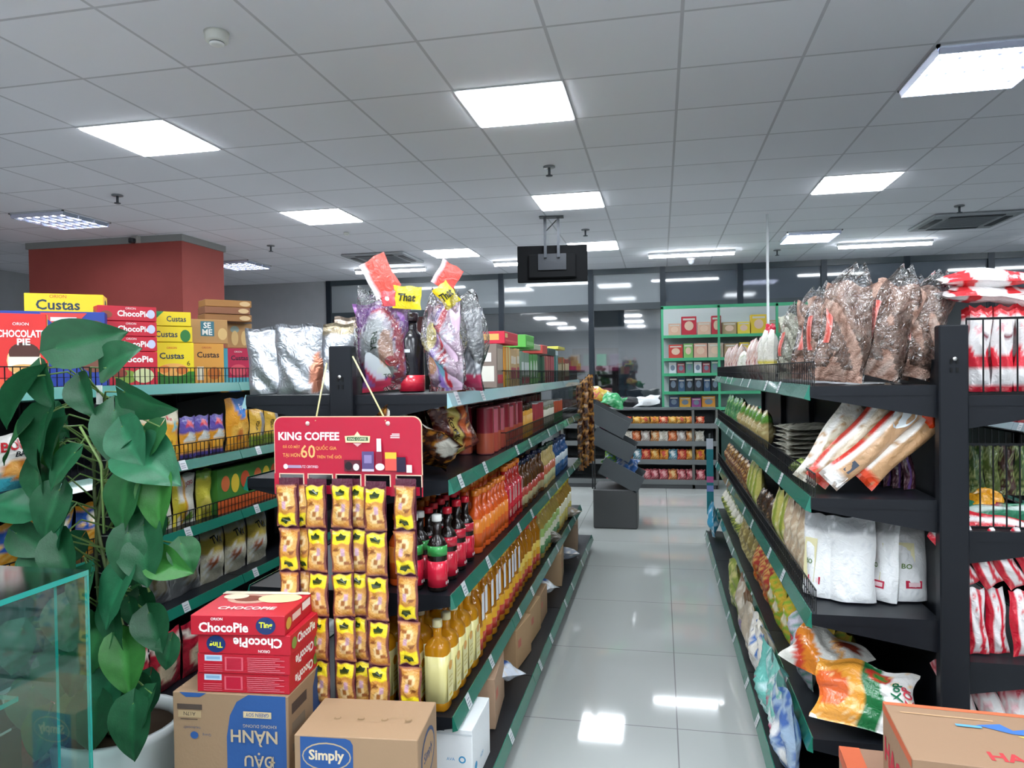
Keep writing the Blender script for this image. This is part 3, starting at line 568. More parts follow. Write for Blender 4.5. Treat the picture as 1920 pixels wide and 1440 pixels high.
y = row(1, FX, 3.02, LG[0], [
    (1, 'tb1', tallbox(.13, .19, '#8a7a70', ('r', .1, .4, .9, .9, '#b5a596'), ('r', .1, .1, .9, .3, '#c23a4a')), .13, .12, 'noodle_box', 'grey-brown tall packet', 'box'),
    (2, 'tb2', tallbox(.075, .185, '#e0962a', ('r', .7, 0, 1, 1, '#e9dfa0'), ('r', .1, .05, .6, .3, '#e8d040')), .075, .12, 'noodle_box', 'orange tall carton', 'box'),
    (3, 'tb3', tallbox(.07, .18, '#c8a878', ('r', .1, .2, .9, .5, '#b34a58'), ('r', .1, .6, .9, .8, '#e2d8c8')), .07, .12, 'noodle_box', 'beige tall carton with pink panel', 'box'),
    (3, 'tb4', tallbox(.075, .17, '#7e9a86', ('r', .1, .3, .9, .7, '#d9dfe0'), ('r', .1, .05, .9, .25, '#b04450')), .075, .12, 'noodle_box', 'grey-green tall carton', 'box'),
    (3, 'tb5', tallbox(.08, .165, '#4f9a4c', ('e', .5, .5, .35, .3, '#cfe0d2'), ('r', .1, .05, .9, .2, '#8ccf72')), .08, .12, 'tea_box', 'green tea carton', 'box'),
    (3, 'tb6', tallbox(.075, .16, '#33624a', ('r', .1, .1, .9, .4, '#7fae5a')), .075, .12, 'tea_box', 'dark green tea carton', 'box'),
    (3, 'tb7', tallbox(.08, .165, '#b8726a', ('r', .5, 0, .9, 1, '#a82a40'), ('r', .1, .1, .4, .4, '#e8b8b8')), .08, .12, 'tea_box', 'rose and red tea carton', 'box'),
    (2, 'tb8', tallbox(.09, .20, '#c83a5e', ('r', .55, .0, 1, 1, '#d8767a')), .09, .12, 'tea_box', 'bright pink tall carton', 'box'),
    (2, 'tb9', tallbox(.09, .21, '#2f7a74', ('r', .4, 0, .7, 1, '#9fc4d2'), ('r', 0, .85, 1, 1, '#cfe2ec')), .09, .12, 'tea_box', 'teal and pale blue carton', 'box'),
    (3, 'tb10', tallbox(.09, .17, '#94835e', ('r', .1, .4, .9, .7, '#e0cfa8'), ('r', .1, .75, .9, .95, '#c2542a')), .09, .12, 'tea_box', 'tan carton with orange band', 'box'),
    (3, 'tb11', tallbox(.09, .16, '#8c3a34', ('r', .1, .2, .9, .8, '#d9c7a0')), .09, .12, 'tea_box', 'brick red carton', 'box')], A1)
def onbox(y, z, w_, d, h, col, label, cat='box', pr=None, X=FX, name='carton', rz=pi/2): tag(pbox(w_, d, h, col, pr).obj(name, None, (X-d/2-.01, y, z), (0, 0, rz)), label, cat)
onbox(3.26, LG[0]+.195, .30, .13, .055, '#d02440', 'red flat tray box lying across the orange cartons', pr={'front': [('r', .05, .2, .95, .35, '#e25a5a'), ('r', .02, .5, .2, .85, '#e9d28a')], 'left': [('r', .2, .3, .8, .8, '#e0b060')]})
onbox(3.74, LG[0]+.195, .24, .13, .065, '#62bf52', 'bright green box lying on the green-grey cartons', pr={'front': [('r', .1, .2, .9, .5, '#8fd87e')]})
onbox(3.98, LG[0]+.19, .2, .12, .03, '#bfc9b0', 'pale flat box beside the bright green box')
onbox(4.24, LG[0]+.175, .18, .12, .05, '#d2504a', 'small coral red box lying past the green box')
onbox(4.55, LG[0]+.17, .26, .12, .045, '#1f3f3c', 'dark teal flat box lying on the tea cartons')
onbox(4.98, LG[0]+.22, .34, .13, .02, '#d8cf5a', 'thin yellow lid lying on the pink cartons')
row(1, FX-.13, 3.0, LG[0], [(8, 'bk1', tallbox(.16, .18, '#a58a50'), .16, .12, 'carton', 'brown carton, rear row', 'box', .03)], A1)
# second shelf
cof = art('#5a1d1a', ('n', 7, .5, '#7d3a2a'), ('u', .36, .58, '#cdb860'), ('u', .64, .82, '#c25a2a'), ('n', 9, .8, '#d99a5a'), seed=3)
gold = art('#2d1710', ('n', 7, .35, '#6a3c18'), ('n', 11, .7, '#b87a28'), ('e', .8, .8, .2, .14, '#c8c4b8'), ('v', .1, .16, '#b8801e'), seed=5)
for i, (x, y_, z, rx, ry, rz_, sd, cf, lb) in enumerate((
    (-.83, 2.34, 1.102, 35, -30, 10, 1, gold, 'dark and gold candy bag leaning nearest to the red coffee sign'),
    (-.80, 2.36, 1.102, 58, 30, 15, 3, gold, 'crumpled gold candy bag with a white corner at the shelf end'),
    (-.88, 2.55, 1.102, 12, -15, 20, 2, art('#35150f', ('n', 5, .5, '#6a2e1c'), ('n', 8, .8, '#a8702a')), 'reddish dark candy bag standing behind the gold ones'),
    (-.745, 2.62, 1.102, 14, -24, 48, 4, cof, 'brown candy bag with yellow stripe, leaning right'),
    (-.86, 2.74, 1.102, 0, -8, 35, 5, art('#2a1512', ('n', 3, .6, '#5f3322')), 'plain dark brown candy bag at the back of the pile'))):
    pr = [('t', 'KOPIKO', .42, .5, .085, '#2a1a12', 1.2, .03, -pi/2)] if cf is cof else None
    inst('cof%d' % i, bg(.18 if i != 2 else .15, .24 if i != 2 else .205, .07, cf, 20+sd, wr=1.6, nu=18, nv=24, pr=pr), 'candy_bag', lb, 'bag', (x, y_, z), (R_(rx), R_(ry), R_(rz_)), group='coffee candy bags')
red = tallbox(.075, .17, '#8e1f2c', ('r', .15, .45, .85, .8, '#c9405a'), ('r', .1, .1, .9, .3, '#c9502e'))
row(1, FX, 2.90, LG[1], [
    (9, ('can1', 'can1b'), (cans('#a8503a', '#7d2430', '#8a4a50', .20, .038), cans('#a8483a', '#b05a68', '#6a2430', .19, .036)), .076, .076, 'milk_tin', 'red tin', 'can', .004),
    (4, 'jr1', jar('#d89a2a', '#3a2418', '#d8a040', .17, .034), .068, .068, 'sauce_jar', 'amber jar with dark lid', 'jar', .004),
    (5, 'can2', cans('#b0563c', '#a83a48', '#999', .17, .036) if False else cans('#b0563c', '#a83a48', '#999999', .17, .036), .072, .072, 'milk_tin', 'dull pink tin', 'can', .004),
    (6, 'jr2', jar('#6a7050', '#a9a9a0', '#d8d4c0', .16, .034), .068, .068, 'sauce_jar', 'pale labelled jar', 'jar', .004),
    (6, 'can3', cans('#3f8a4c', '#c4583c', '#999999', .15, .036), .072, .072, 'milk_tin', 'green and red tin', 'can', .004)], A2)
row(1, FX-.09, 2.9, LG[1], [(14, 'can1', None, .076, .076, 'milk_tin', 'red tin, rear row', 'can', .06)], A2)
# third shelf: sauce bottles
soy = lambda cap, lab, body='#1a0f0c', up='#3a9a4c': (lambda: bottle(.245, .033, body, .013, cap, [lab, lab], (.06, .40), pr=[('r', .2, .08, .7, .2, '#e8d8d8'), ('r', .15, .5, .85, .9, '#ef5a6a')])+[('neck_label', MB().lathe([(.0335, .245*.47, up), (.0335, .245*.60, up)], 14, 'gloss').mesh('neck_label'))])
row(1, FX-.005, 2.215, LG[2], [
    (1, 'soyw', soy('#e6e6e2', '#d2203c'), .068, .068, 'sauce_bottle', 'dark sauce bottle with white cap', 'bottle', .062),
    (3, 'soyr', soy('#c81e30', '#d0203a', '#1a0f0c', '#c22238'), .068, .068, 'sauce_bottle', 'dark sauce bottle with red cap', 'bottle', .055),
    (8, 'chi', lambda: bottle(.24, .030, '#d8571c', .013, '#e07a24', ['#e0601e', '#e8842e'], (.1, .55)), .062, .062, 'chili_bottle', 'orange chili sauce bottle', 'bottle', .004),
    (5, 'chl', lambda: bottle(.27, .034, '#b32018', .015, '#e07a24', ['#b81c2a', '#d02c3c', '#c02030'], (.08, .66), pr=[('r', .2, .1, .8, .3, '#e9c9b0'), ('r', .2, .5, .8, .9, '#e8e2e0')]), .07, .07, 'chili_bottle', 'tall red chili sauce bottle', 'bottle', .004),
    (10, 'nav', lambda: bottle(.25, .030, '#5a3518', .013, '#161c3c', ['#c9b98a', '#b8483c'], (.1, .45)), .062, .062, 'fish_sauce_bottle', 'fish sauce bottle with navy cap', 'bottle', .004),
    (8, 'cre', lambda: bottle(.25, .030, '#c8b070', .013, '#1e3c30', ['#d9dca8', '#c86a4a'], (.1, .55)), .062, .062, 'fish_sauce_bottle', 'cream labelled bottle with green cap', 'bottle', .004),
    (10, 'blu', lambda: bottle(.24, .030, '#23508a', .013, '#16284c', ['#2f6aa8', '#c8d4dc'], (.1, .55)), .062, .062, 'fish_sauce_bottle', 'blue bottle with navy cap', 'bottle', .004)], A3)
row(1, FX-.085, 2.22, LG[2], [
    (2, 'soyw', None, .064, .064, 'sauce_bottle', 'dark sauce bottle with white cap, rear row', 'bottle', .012),
    (6, 'soyr', None, .064, .064, 'sauce_bottle', 'dark sauce bottle with red cap, rear row', 'bottle', .01),
    (12, 'chi', None, .062, .062, 'chili_bottle', 'orange chili sauce bottle, rear row', 'bottle', .006),
    (8, 'nav', None, .062, .062, 'fish_sauce_bottle', 'fish sauce bottle with navy cap, rear row', 'bottle', .012)], A3)
row(1, FX-.16, 2.26, LG[2], [(12, 'chi', None, .062, .062, 'chili_bottle', 'orange chili sauce bottle, third row back', 'bottle', .02)], A3)
# fourth shelf: cooking oil
oil = lambda tg=None, lab='#e9df9a', body='#e6a41c': (lambda: bottle(.29, .040, body, .013, '#d8cfa0', [lab, lab], (.10, .62), 'liquid', sq=.75, neck=.80, shoulder=.10, pr=[('r', .02, .02, .98, .80, lab), ('r', .25, .1, .75, .15, '#d8c04a'), ('e', .5, .75, .3, .1, '#d9962a'), ('r', .2, .3, .8, .33, '#c9b86a'), ('r', .2, .4, .8, .43, '#c9b86a'), ('r', .2, .5, .8, .53, '#c9b86a')], tagc=tg))
oil2 = lambda: bottle(.29, .038, '#d08a1a', .016, '#c8342a', ['#c8402c', '#d8a02c', '#e8c85a'], (.10, .50), 'liquid', neck=.82, shoulder=.14)
oil3 = lambda: bottle(.29, .038, '#c9ae5a', .016, '#c9c43a', ['#5f9a5c', '#dfe2c8', '#9ab86a'], (.10, .60), 'liquid', neck=.8, shoulder=.14)
row(1, FX, 2.215, LG[3], [
    (5, 'oil', oil(), .084, .084, 'oil_bottle', 'yellow cooking oil bottle with pale label', 'bottle', .004),
    (10, 'oilt', lambda: bottle(.29, .038, '#d08a1a', .016, '#d8a02c', ['#c8402c', '#d8a02c'], (.10, .40), 'liquid', neck=.82, shoulder=.14, tagc='#e8e8ea'), .08, .08, 'oil_bottle', 'amber oil bottle with white neck tag', 'bottle', .004),
    (7, 'oil2', oil2, .08, .08, 'oil_bottle', 'amber oil bottle with red cap', 'bottle', .004),
    (10, 'oil3', oil3, .08, .08, 'oil_bottle', 'oil bottle with green and white label', 'bottle', .004),
    (8, 'oil4', lambda: bottle(.28, .038, '#c8a040', .016, '#c8b43a', ['#d8c860', '#e4e0c0'], (.10, .60), 'liquid', neck=.8), .08, .08, 'oil_bottle', 'yellow labelled oil bottle', 'bottle', .004)], A4)
row(1, FX-.095, 2.22, LG[3], [(5, 'oil', None, .084, .084, 'oil_bottle', 'yellow cooking oil bottle, rear row', 'bottle', .006), (14, 'oil2', None, .08, .08, 'oil_bottle', 'amber oil bottle, rear row', 'bottle', .01)], A4)
row(1, FX-.19, 2.23, LG[3], [(4, 'oil', None, .084, .084, 'oil_bottle', 'yellow cooking oil bottle, third row back', 'bottle', .01)], A4)
# bottom shelf cartons
bz = .101; BX = -.585
tag(pbox(.24, .24, .195, '#e6eaec', {'front': [('e', .18, .3, .07, .07, '#4a9ac8'), ('t', 'HOP', .5, .3, .07, '#4a9ac8')], 'left': [('e', .86, .50, .05, .06, '#3a96c8'), ('e', .86, .5, .03, .035, '#e6eaec'), ('t', 'AVA', .70, .5, .05, '#3a96c8', .2), ('r', 0, .9, 1, .93, '#cfd6da')]}, 'carton').obj('white_carton', None, (BX-.14, 2.34, bz), (0, 0, pi/2)), 'white carton with blue print at the near end of the bottom shelf', 'box')
for y_, w_, d, h, c, lb in ((2.75, .28, .22, .19, '#a88a70', 'large kraft carton behind the white one on the bottom shelf'), (3.29, .24, .22, .18, '#b08e68', 'kraft carton with red print, middle of the bottom shelf'), (3.60, .24, .20, .17, '#b09068', 'kraft carton beside the purple packs'), (3.86, .22, .16, .16, '#9c7c5c', 'small kraft carton past the blue packs'), (4.62, .34, .24, .20, '#a08464', 'kraft carton toward the far end of the bottom shelf'), (5.5, .3, .22, .2, '#8c7660', 'farthest kraft carton on the bottom shelf')):
    tag(pbox(w_, d, h, c, {'front': [('r', .1, .5, .3, .7, '#b86a58')], 'top': [('r', 0, .48, 1, .52, '#c9b08a')]}, 'carton').obj('carton', None, (BX-d/2-.05, y_, bz), (0, 0, pi/2+R_(rnd.uniform(-6, 6)))), lb, 'box')
for k, (x, y_, z, c, lb) in enumerate(((-.74, 3.28, bz+.182, '#7d3058', 'purple packet on the kraft carton with red print'), (-.80, 2.82, bz+.222, '#b5542c', 'orange packet on the large kraft carton'), (-.74, 3.60, bz+.172, '#5a3a48', 'dark plum packet on a kraft carton'), (-.64, 3.0, bz+.01, '#c8d0dc', 'white and blue pack lying at the shelf edge'), (-.68, 4.2, bz+.01, '#d4dae0', 'white pack lying beyond the small carton'), (-.72, 4.62, bz+.202, '#6a6258', 'grey bag on top of a far carton'), (-.68, 5.0, bz+.01, '#8b93a0', 'grey blue bag on the deck near the far end'), (-.74, 5.45, bz+.202, '#8a7a66', 'brown bag on the farthest carton'))):
    inst('pk%d' % k, bg(.2, .15, .08, art(c, ('n', 2, .6, '#c8c4c0'), ('e', .5, .5, .3, .2, '#3a5a9a' if k in (3, 4) else c)), 40+k), 'packet', lb, 'bag', (x, y_, z+.04), (R_(-80), 0, pi/2+.3*k))
# far-end strips of sachets hanging at the end of the left shelving
def hang():
    m_ = MB()
    for k in range(7):
        f = bagfn(.055, .10, .012, k)
        o = len(m_.v); m_.grid(lambda u, v: f(u, v, 1), 5, 6, art('#3a1c10', ('n', 2, .2, '#8a5a28'), ('v', .7, .9, '#b8823a'), seed=k), 'film'); m_.grid(lambda u, v: f(1-u, v, -1), 5, 6, '#3a1c10', 'film')
        m_.move(Matrix.Translation((.003*(k % 2), 0, -.102*(k+1))), o)
    return m_.mesh('sachet_strip')
for k in range(5):
    inst('hang', hang, 'sachet_strip', 'brown sachet strip hanging at the far end of the left shelving, %s from the aisle' % ORD[k], 'sachets', (-.565-.022*k, 5.93+.02*(k % 2), 1.42-.02*k), (0, 0, R_(10*k-20)), group='brown sachet strips at the far shelf end')
# ================================================================ right shelving, aisle side
FR = .452
def verm(seed, w_, h, t_, c1='#caa594', c2='#96705f', film=True, lab='#b8423a', wr=2.2):
    n_ = art(c1, ('n', 5, .1, c2), ('n', 9, .7, '#d2b8ab'), seed=seed)
    P = [('noodles', bagmesh(w_*.94, h*.84, t_*.93, n_, seed, mat='noodle', nu=14, nv=18, wr=wr).mesh('noodles')),
         ('film_bag', bagmesh(w_, h, t_*1.06, '#ffffff', seed, mat='clearfilm', nu=14, nv=20, wr=wr, taper=.75).mesh('film_bag'))]
    if lab:
        f = bagfn(w_, h, t_*1.08, seed, wr=wr, taper=.75); m_ = MB(); m_.grid(lambda u, v: f(.10+.12*u, .30+.32*v, 1, .003), 2, 8, lambda u, v: '#c64a40' if .2 < u < .8 else '#d98a80', 'film'); P.append(('paper_label', m_.mesh('paper_label')))
    return P
VB = [  # x, y, w, h, lean, label
    (.545, 2.44, .165, .37, 9, 'large clear bag of brown vermicelli with the tallest pointed top'),
    (.655, 2.46, .155, .36, 17, 'clear bag of brown vermicelli leaning right, with a white tag'),
    (.770, 2.50, .150, .35, 17, 'clear bag of brown vermicelli nearest the black post'),
    (.560, 2.72, .150, .35, 4, 'clear vermicelli bag behind the tallest one'),
    (.560, 2.92, .150, .35, 6, 'clear vermicelli bag farthest back of the brown ones, beside the white noodles'),
    (.700, 2.68, .155, .37, 20, 'clear vermicelli bag behind the leaning ones'),
    (.780, 2.72, .150, .36, 12, 'clear vermicelli bag in the rear beside the post')]
for k, (x, y_, w_, h, ln, lb) in enumerate(VB):
    inst('v%d' % k, lambda: verm(k+2, w_, h, .105), 'vermicelli_bag', lb, 'noodles', (x, y_, RG[0]+.004), (R_(-4), R_(ln), R_(-14+8*(k % 3))), group='clear bags of brown vermicelli')
inst('vw', lambda: verm(31, .15, .33, .1, '#dcdac8', '#b9b7a2', lab='#d8c83a'), 'vermicelli_bag', 'clear bag of white rice vermicelli with yellow label', 'noodles', (.56, 3.28, RG[0]+.004), (0, R_(3), R_(-25)))
B1, B2, B3, B4, B5 = ("right aisle's top shelf", "right aisle's second shelf", "right aisle's third shelf", "right aisle's fourth shelf", "right aisle's bottom shelf")
wv = art('#dedbd0', ('n', 3, .5, '#c4c2b0'), ('v', .3, .42, '#c8b83a'), seed=4); rv = art('#dcc8c0', ('u', .3, .45, '#c23a4a'), ('n', 3, .6, '#c9a090'), seed=5)
row(-1, FR, 3.50, RG[0], [
    (2, 'wv', bg(.15, .24, .07, wv, 50), .15, .07, 'noodle_bag', 'white rice noodle bag', 'bag', .03),
    (3, 'rv', bg(.15, .22, .07, rv, 51), .15, .07, 'noodle_bag', 'pale noodle bag with red stripe', 'bag', .04),
    (2, 'wv2', bg(.17, .17, .08, art('#d8d8cc', ('n', 3, .5, '#a8b090')), 52), .17, .08, 'noodle_bag', 'low whitish noodle bag', 'bag', .03),
    (5, 'rv', None, .15, .07, 'noodle_bag', 'pale noodle bag with red stripe', 'bag', .06)], B1)
inst('rk', lambda: bagmesh(.07, .08, .05, '#c81e3c', 3).mesh('bag'), 'red_packet', 'small red topped packet standing above the pale noodle bags', 'bag', (.54, 3.8, RG[0]+.20), (0, 0, R_(-60)))
# second shelf: long noodle packs leaning at the near end
def longp(seed, L=.37, w_=.075, t_=.05, c='#c9a883', edge='#c8382c', end='#e0401e'):
    f_ = art(c, ('u', 0, .14, edge), ('u', .14, .30, '#e6e2dc'), ('v', 0, .12, end), ('v', .86, 1, '#e2dcd4'), ('n', 6, .6, '#b08c66'), seed=seed)
    return bagmesh(w_, L, t_, f_, seed, mat='film', nu=10, nv=22, wr=1.2)
LP = [(.485, 2.50, .30, 32, '#cfc4ae', '#dcd8cc', '#d8d2c2', 'rice noodle pack leaning leftmost on the second right shelf, no red edge'),
      (.535, 2.56, .30, 30, '#a8b070', '#c8c890', '#b0b878', 'greenish noodle pack behind the leftmost leaning pack'),
      (.510, 2.46, .38, 41, '#d9c8b0', '#c8483c', '#d84838', 'leaning noodle pack with thin red edge, second in front'),
      (.560, 2.52, .38, 40, '#c8ccce', '#c0342c', '#d8d8d8', 'leaning noodle pack with bluish white middle'),
      (.545, 2.43, .40, 47, '#c89f78', '#c8382c', '#e8e4e0', 'big leaning noodle pack with white label and orange torn top'),
      (.645, 2.44, .34, 46, '#c49a70', '#d8d2c8', '#e0461e', 'rightmost leaning noodle pack with orange lower end')]
for k, (x, y_, L_, ln, c, ed, en, lb) in enumerate(LP):
    def mk():
        m_ = longp(60+k, L_, .078, .05, c, ed, en)
        if k == 4:
            m_.prints([('r', .45, .15, .75, .26, '#4a5260'), ('r', .2, .02, .9, .13, '#e8e6e2'), ('e', .5, .75, .4, .10, '#dfe6ea')], lambda u, v, e: bagfn(.078, L_, .05, 64, wr=1.2)(u, v, 1, e+.001), .078, L_)
        return m_.mesh('noodle_pack')
    inst('lp%d' % k, mk, 'noodle_pack', lb, 'noodles', (x-.03, y_, RG[1]+.012), (R_(-6), R_(ln), R_(-6)), group='leaning rice noodle packs')
inst('otop', lambda: bagmesh(.06, .07, .02, '#e8481e', 3, wr=2.5, taper=.6).mesh('bag'), 'orange_wrapper', 'orange crumpled wrapper top above the big leaning pack', 'wrapper', (.79, 2.43, RG[1]+.235), (0, R_(55), 0))
for k in range(5):
    inst('in%d' % (k % 2), lambda: bagmesh(.04, .17, .03, art('#4a2a34', ('n', 3, .4, '#8a6a70'), ('u', .4, .55, '#6a4a8a')), k).mesh('bag'), 'incense_pack', 'dark red narrow pack standing near the post, %s from the left' % ORD[k], 'packet', (.70+.022*k, 2.66-.03*k, RG[1]+.002), (0, R_(-8), R_(10)), group='dark red packs on the second right shelf')
flatp = lambda c, cc, s_=1: (lambda: bagmesh(.24, .30, .03, art(c, ('n', 3, .5, cc)), s_, mat='film').mesh('bag'))
for k in range(10):
    inst('fl%d' % (k % 3), flatp(('#a9a79a', '#b5b3a6', '#9c9b8e')[k % 3], '#8c8a7e', k % 3), 'rice_paper_pack', 'flat clear rice paper pack, %s from the bottom of its pile' % ORD[k], 'packet', (.49+.15, 3.18+.01*(k % 3), RG[1]+.014+.013*k), (R_(-90), 0, R_(2*(k % 3))), group='pile of flat rice paper packs')
row(-1, FR, 2.68, RG[1], [(2, 'gn', bg(.14, .05, .10, art('#7f9a4a', ('n', 3, .3, '#c8d07a')), 7), .14, .1, 'herb_pack', 'low green herb pack', 'packet')], B2)
row(-1, FR, 3.75, RG[1], [(6, 'gy', bg(.15, .19, .08, art('#9c8a5a', ('n', 3, .4, '#c8bc8a'), ('v', .7, .9, '#5a8a3a')), 8), .15, .08, 'dried_food_bag', 'tan dried food bag', 'bag', .03),
    (5, 'gg', bg(.15, .21, .08, art('#3f7a4a', ('n', 3, .4, '#8ab06a'), ('v', 0, .2, '#d8c83a')), 9), .15, .08, 'dried_food_bag', 'green and yellow dried food bag', 'bag', .03)], B2)
# third shelf
flour = lambda sd, lab=True, wr=.8: (lambda: bagmesh(.125, .27, .075, art('#eceeee', ('v', .80, 1, '#a9adb0'), ('n', 4, .85, '#dfe2e4'), seed=sd), sd, True, 'film', 14, 18, wr, pr=([('r', .12, .18, .60, .82*.85, '#e3ddb0'), ('r', .35, .16, .75, .25, '#c0304a'), ('r', .42, .18, .70, .23, '#e8c8cc'), ('t', 'BO', .36, .42, .06, '#5a7a3a', .3, .02)] if lab else None)))
for k, (x, y_, rzz, lab, sx, lb) in enumerate(((.505, 2.55, -50, True, .95, 'white flour bag with green and red label, leftmost of the four'), (.600, 2.50, -8, False, 1.15, 'plain white sugar bag, widest of the four on the third shelf'), (.700, 2.53, -55, True, .9, 'white flour bag with red label turned sideways, third of the four'), (.780, 2.54, 8, True, 1.05, 'white flour bag with cream and red label nearest the post'))):
    inst('fl_%d' % k, flour(k+70, lab), 'flour_bag', lb, 'bag', (x, y_, RG[2]+.004+.02*(k > 1)*0), (R_(-3), 0, R_(rzz)), (sx, 1, 1), group='white flour and sugar bags')
yel = art('#c2bd6a', ('n', 3, .4, '#e0dca8'), ('u', .6, .75, '#8a9a3a'), ('e', .3, .3, .15, .1, '#b83a3a'), seed=4); tan = art('#bfa88c', ('n', 3, .3, '#e0d4bc'), ('u', .1, .25, '#b04a4a'), seed=5)
dk = art('#3a2a22', ('n', 3, .5, '#7a6248'), seed=6)
row(-1, FR, 2.68, RG[2], [(3, 'tan', bg(.12, .25, .06, tan, 11), .12, .06, 'dried_noodle_pack', 'tan dried noodle pack', 'bag', .02), (2, 'yl', bg(.14, .24, .07, yel, 12), .14, .07, 'dried_noodle_pack', 'yellow green noodle pack', 'bag', .02),
    (3, 'dk', bg(.14, .16, .07, dk, 13), .14, .07, 'dried_mushroom_bag', 'dark brown mushroom bag', 'bag', .03), (3, 'yl', None, .14, .07, 'dried_noodle_pack', 'yellow green noodle pack', 'bag', .03),
    (8, 'amb', bg(.15, .20, .08, art('#6a4228', ('n', 3, .3, '#b8904e')), 14), .15, .08, 'dried_food_bag', 'amber dried food bag', 'bag', .03)], B3)
# fourth shelf snacks
snk = [art('#b0403a', ('n', 3, .2, '#e0b060'), ('e', .5, .4, .3, .2, '#c8602a'), seed=1), art('#c8a83a', ('n', 3, .3, '#7fae3c'), ('e', .5, .6, .3, .15, '#e8e4c8'), seed=2), art('#c8c4d2', ('n', 3, .4, '#6a9a8a'), ('e', .4, .5, .2, .15, '#c83a4a'), seed=3), art('#8a7a4a', ('n', 3, .3, '#c8b878'), seed=4), art('#5a6a3a', ('n', 3, .3, '#b8c05a'), ('v', .7, .9, '#d8d4c4'), seed=5)]
sn = lambda k, w_=.17: bg(w_, .21, .08, snk[k], 80+k, wr=1.8)
row(-1, FR, 2.70, RG[3], [(2, 'sn2', sn(2), .17, .08, 'snack_bag', 'white and teal snack bag', 'bag'), (3, 'sn1', sn(1), .17, .08, 'snack_bag', 'lime and yellow snack bag', 'bag'), (3, 'sn0', sn(0), .17, .08, 'snack_bag', 'reddish noodle snack bag', 'bag'),
    (4, 'sn3', sn(3), .17, .08, 'snack_bag', 'olive tan snack bag', 'bag', .02), (6, 'sn4', sn(4), .17, .08, 'snack_bag', 'green olive snack bag', 'bag', .03)], B4)
row(-1, FR+.12, 2.70, RG[3], [(5, 'sn1', None, .17, .08, 'snack_bag', 'lime snack bag, rear row', 'bag', .03), (5, 'sn0', None, .17, .08, 'snack_bag', 'reddish snack bag, rear row', 'bag', .03)], B4)
bigb = art('#e4e2de', ('u', 0, .45, '#e29a3a'), ('e', .12, .5, .16, .3, '#d9622c'), ('n', 3, .85, '#f0c890'), ('u', .45, .62, '#1f6a3c'), ('e', .62, .82, .14, .11, '#c83a30'), ('e', .62, .82, .08, .06, '#3a8a3c'), seed=6)
def bigbag():
    f = bagfn(.30, .20, .11, 91, wr=2.6); m_ = MB(); m_.grid(lambda u, v: f(u, v, 1), 26, 20, bigb, 'film'); m_.grid(lambda u, v: f(1-u, v, -1), 12, 12, '#dcd8d0', 'film')
    m_.prints([('t', 'Xop', .80, .62, .22, '#1f6a4a', .2, .02, pi/2), ('t', 'XOP', .91, .55, .16, '#c83a4a', .2, .02, pi/2)], lambda u, v, e: f(u, v, 1, e+.004), .30, .20)
    return m_.mesh('bag')
inst('big', bigbag, 'chicken_bag', 'big white and orange bag with green band lying over the near shelf end', 'bag', (.60, 2.37, RG[3]+.012), (R_(-38), R_(8), R_(-8)))
inst('big2', lambda: bagmesh(.26, .17, .09, art('#e2e0d8', ('d', .3, .4, .6, .13, '#e2862c'), ('d', .1, .4, .6, .07, '#c8402c'), ('d', .75, .5, .5, .05, '#e8a85a'), ('e', .75, .8, .14, .1, '#8a3a2a')), 92, wr=2.6, nu=18, nv=16).mesh('bag'), 'cracker_bag', 'white bag with orange streaks slumped over the front edge', 'bag', (.50, 2.62, RG[3]+.06), (R_(-48), R_(14), R_(-40)))
# bottom shelf bags
bot = [('#c9ccd2', '#5a7ac0', '#c83a4a'), ('#b9aa96', '#d8cfc0', '#8a7a9a'), ('#e2e0dc', '#c8c4bc', '#c83a3a'), ('#7ac0b4', '#d8dfe0', '#c23a6a'), ('#6ab4aa', '#b8d8d8', '#b83a6a'), ('#9ab0c8', '#4a6aa8', '#e8e8e8'), ('#e8e4da', '#3a6ab0', '#c83a3a'), ('#3f9ac0', '#b8d8e8', '#e8e8e8'), ('#8a9a4a', '#c8c07a', '#5a5a3a')]
nm = ['pale blue and white bag at the near end of the bottom shelf', 'teal and pink bag at the near end of the bottom right shelf', 'second teal and pink bag on the bottom right shelf', 'white bag with blue triangle on the bottom right shelf', 'white bag with red dot on the bottom right shelf', 'beige bag with lilac print sagging over the bottom shelf', 'second beige bag sagging over the bottom right shelf', 'yellow olive bag on the bottom right shelf', 'bright blue bag at the far end of the bottom shelf']
pick = [5, 3, 4, 6, 2, 1, 1, 8, 7]; yy = [2.50, 2.66, 2.84, 3.03, 3.22, 3.46, 3.72, 4.15, 5.9]
for k in range(9):
    a_, b_, c_ = bot[pick[k]]
    inst('bb%d' % k, lambda: bagmesh(.24, .27, .06, art(a_, ('n', 2, .35, b_), ('e', .35, .5, .15, .12, c_), ('e', .7, .25, .12, .1, c_), ('e', .75, .75, .1, .08, b_), seed=k), 95+k, wr=2.6, nu=16, nv=16).mesh('bag'), 'snack_sack', nm[k], 'bag', (.398, yy[k], .108), (R_(2), R_(rnd.uniform(-10, 10)), R_(-90+rnd.uniform(-5, 5))))
for k in range(7):
    inst('bc%d' % (k % 3), lambda: bagmesh(.2, .17, .09, snk[(k % 3)+2 if k % 3+2 < 5 else 0], 110+k, wr=2).mesh('bag'), 'snack_sack', 'low snack sack in the bottom right shelf, %s from the near side' % ORD[k], 'bag', (.50, 4.4+.22*k, .105), (R_(-20), 0, R_(-90+rnd.uniform(-9, 9))), group='low snack sacks on the bottom right shelf')
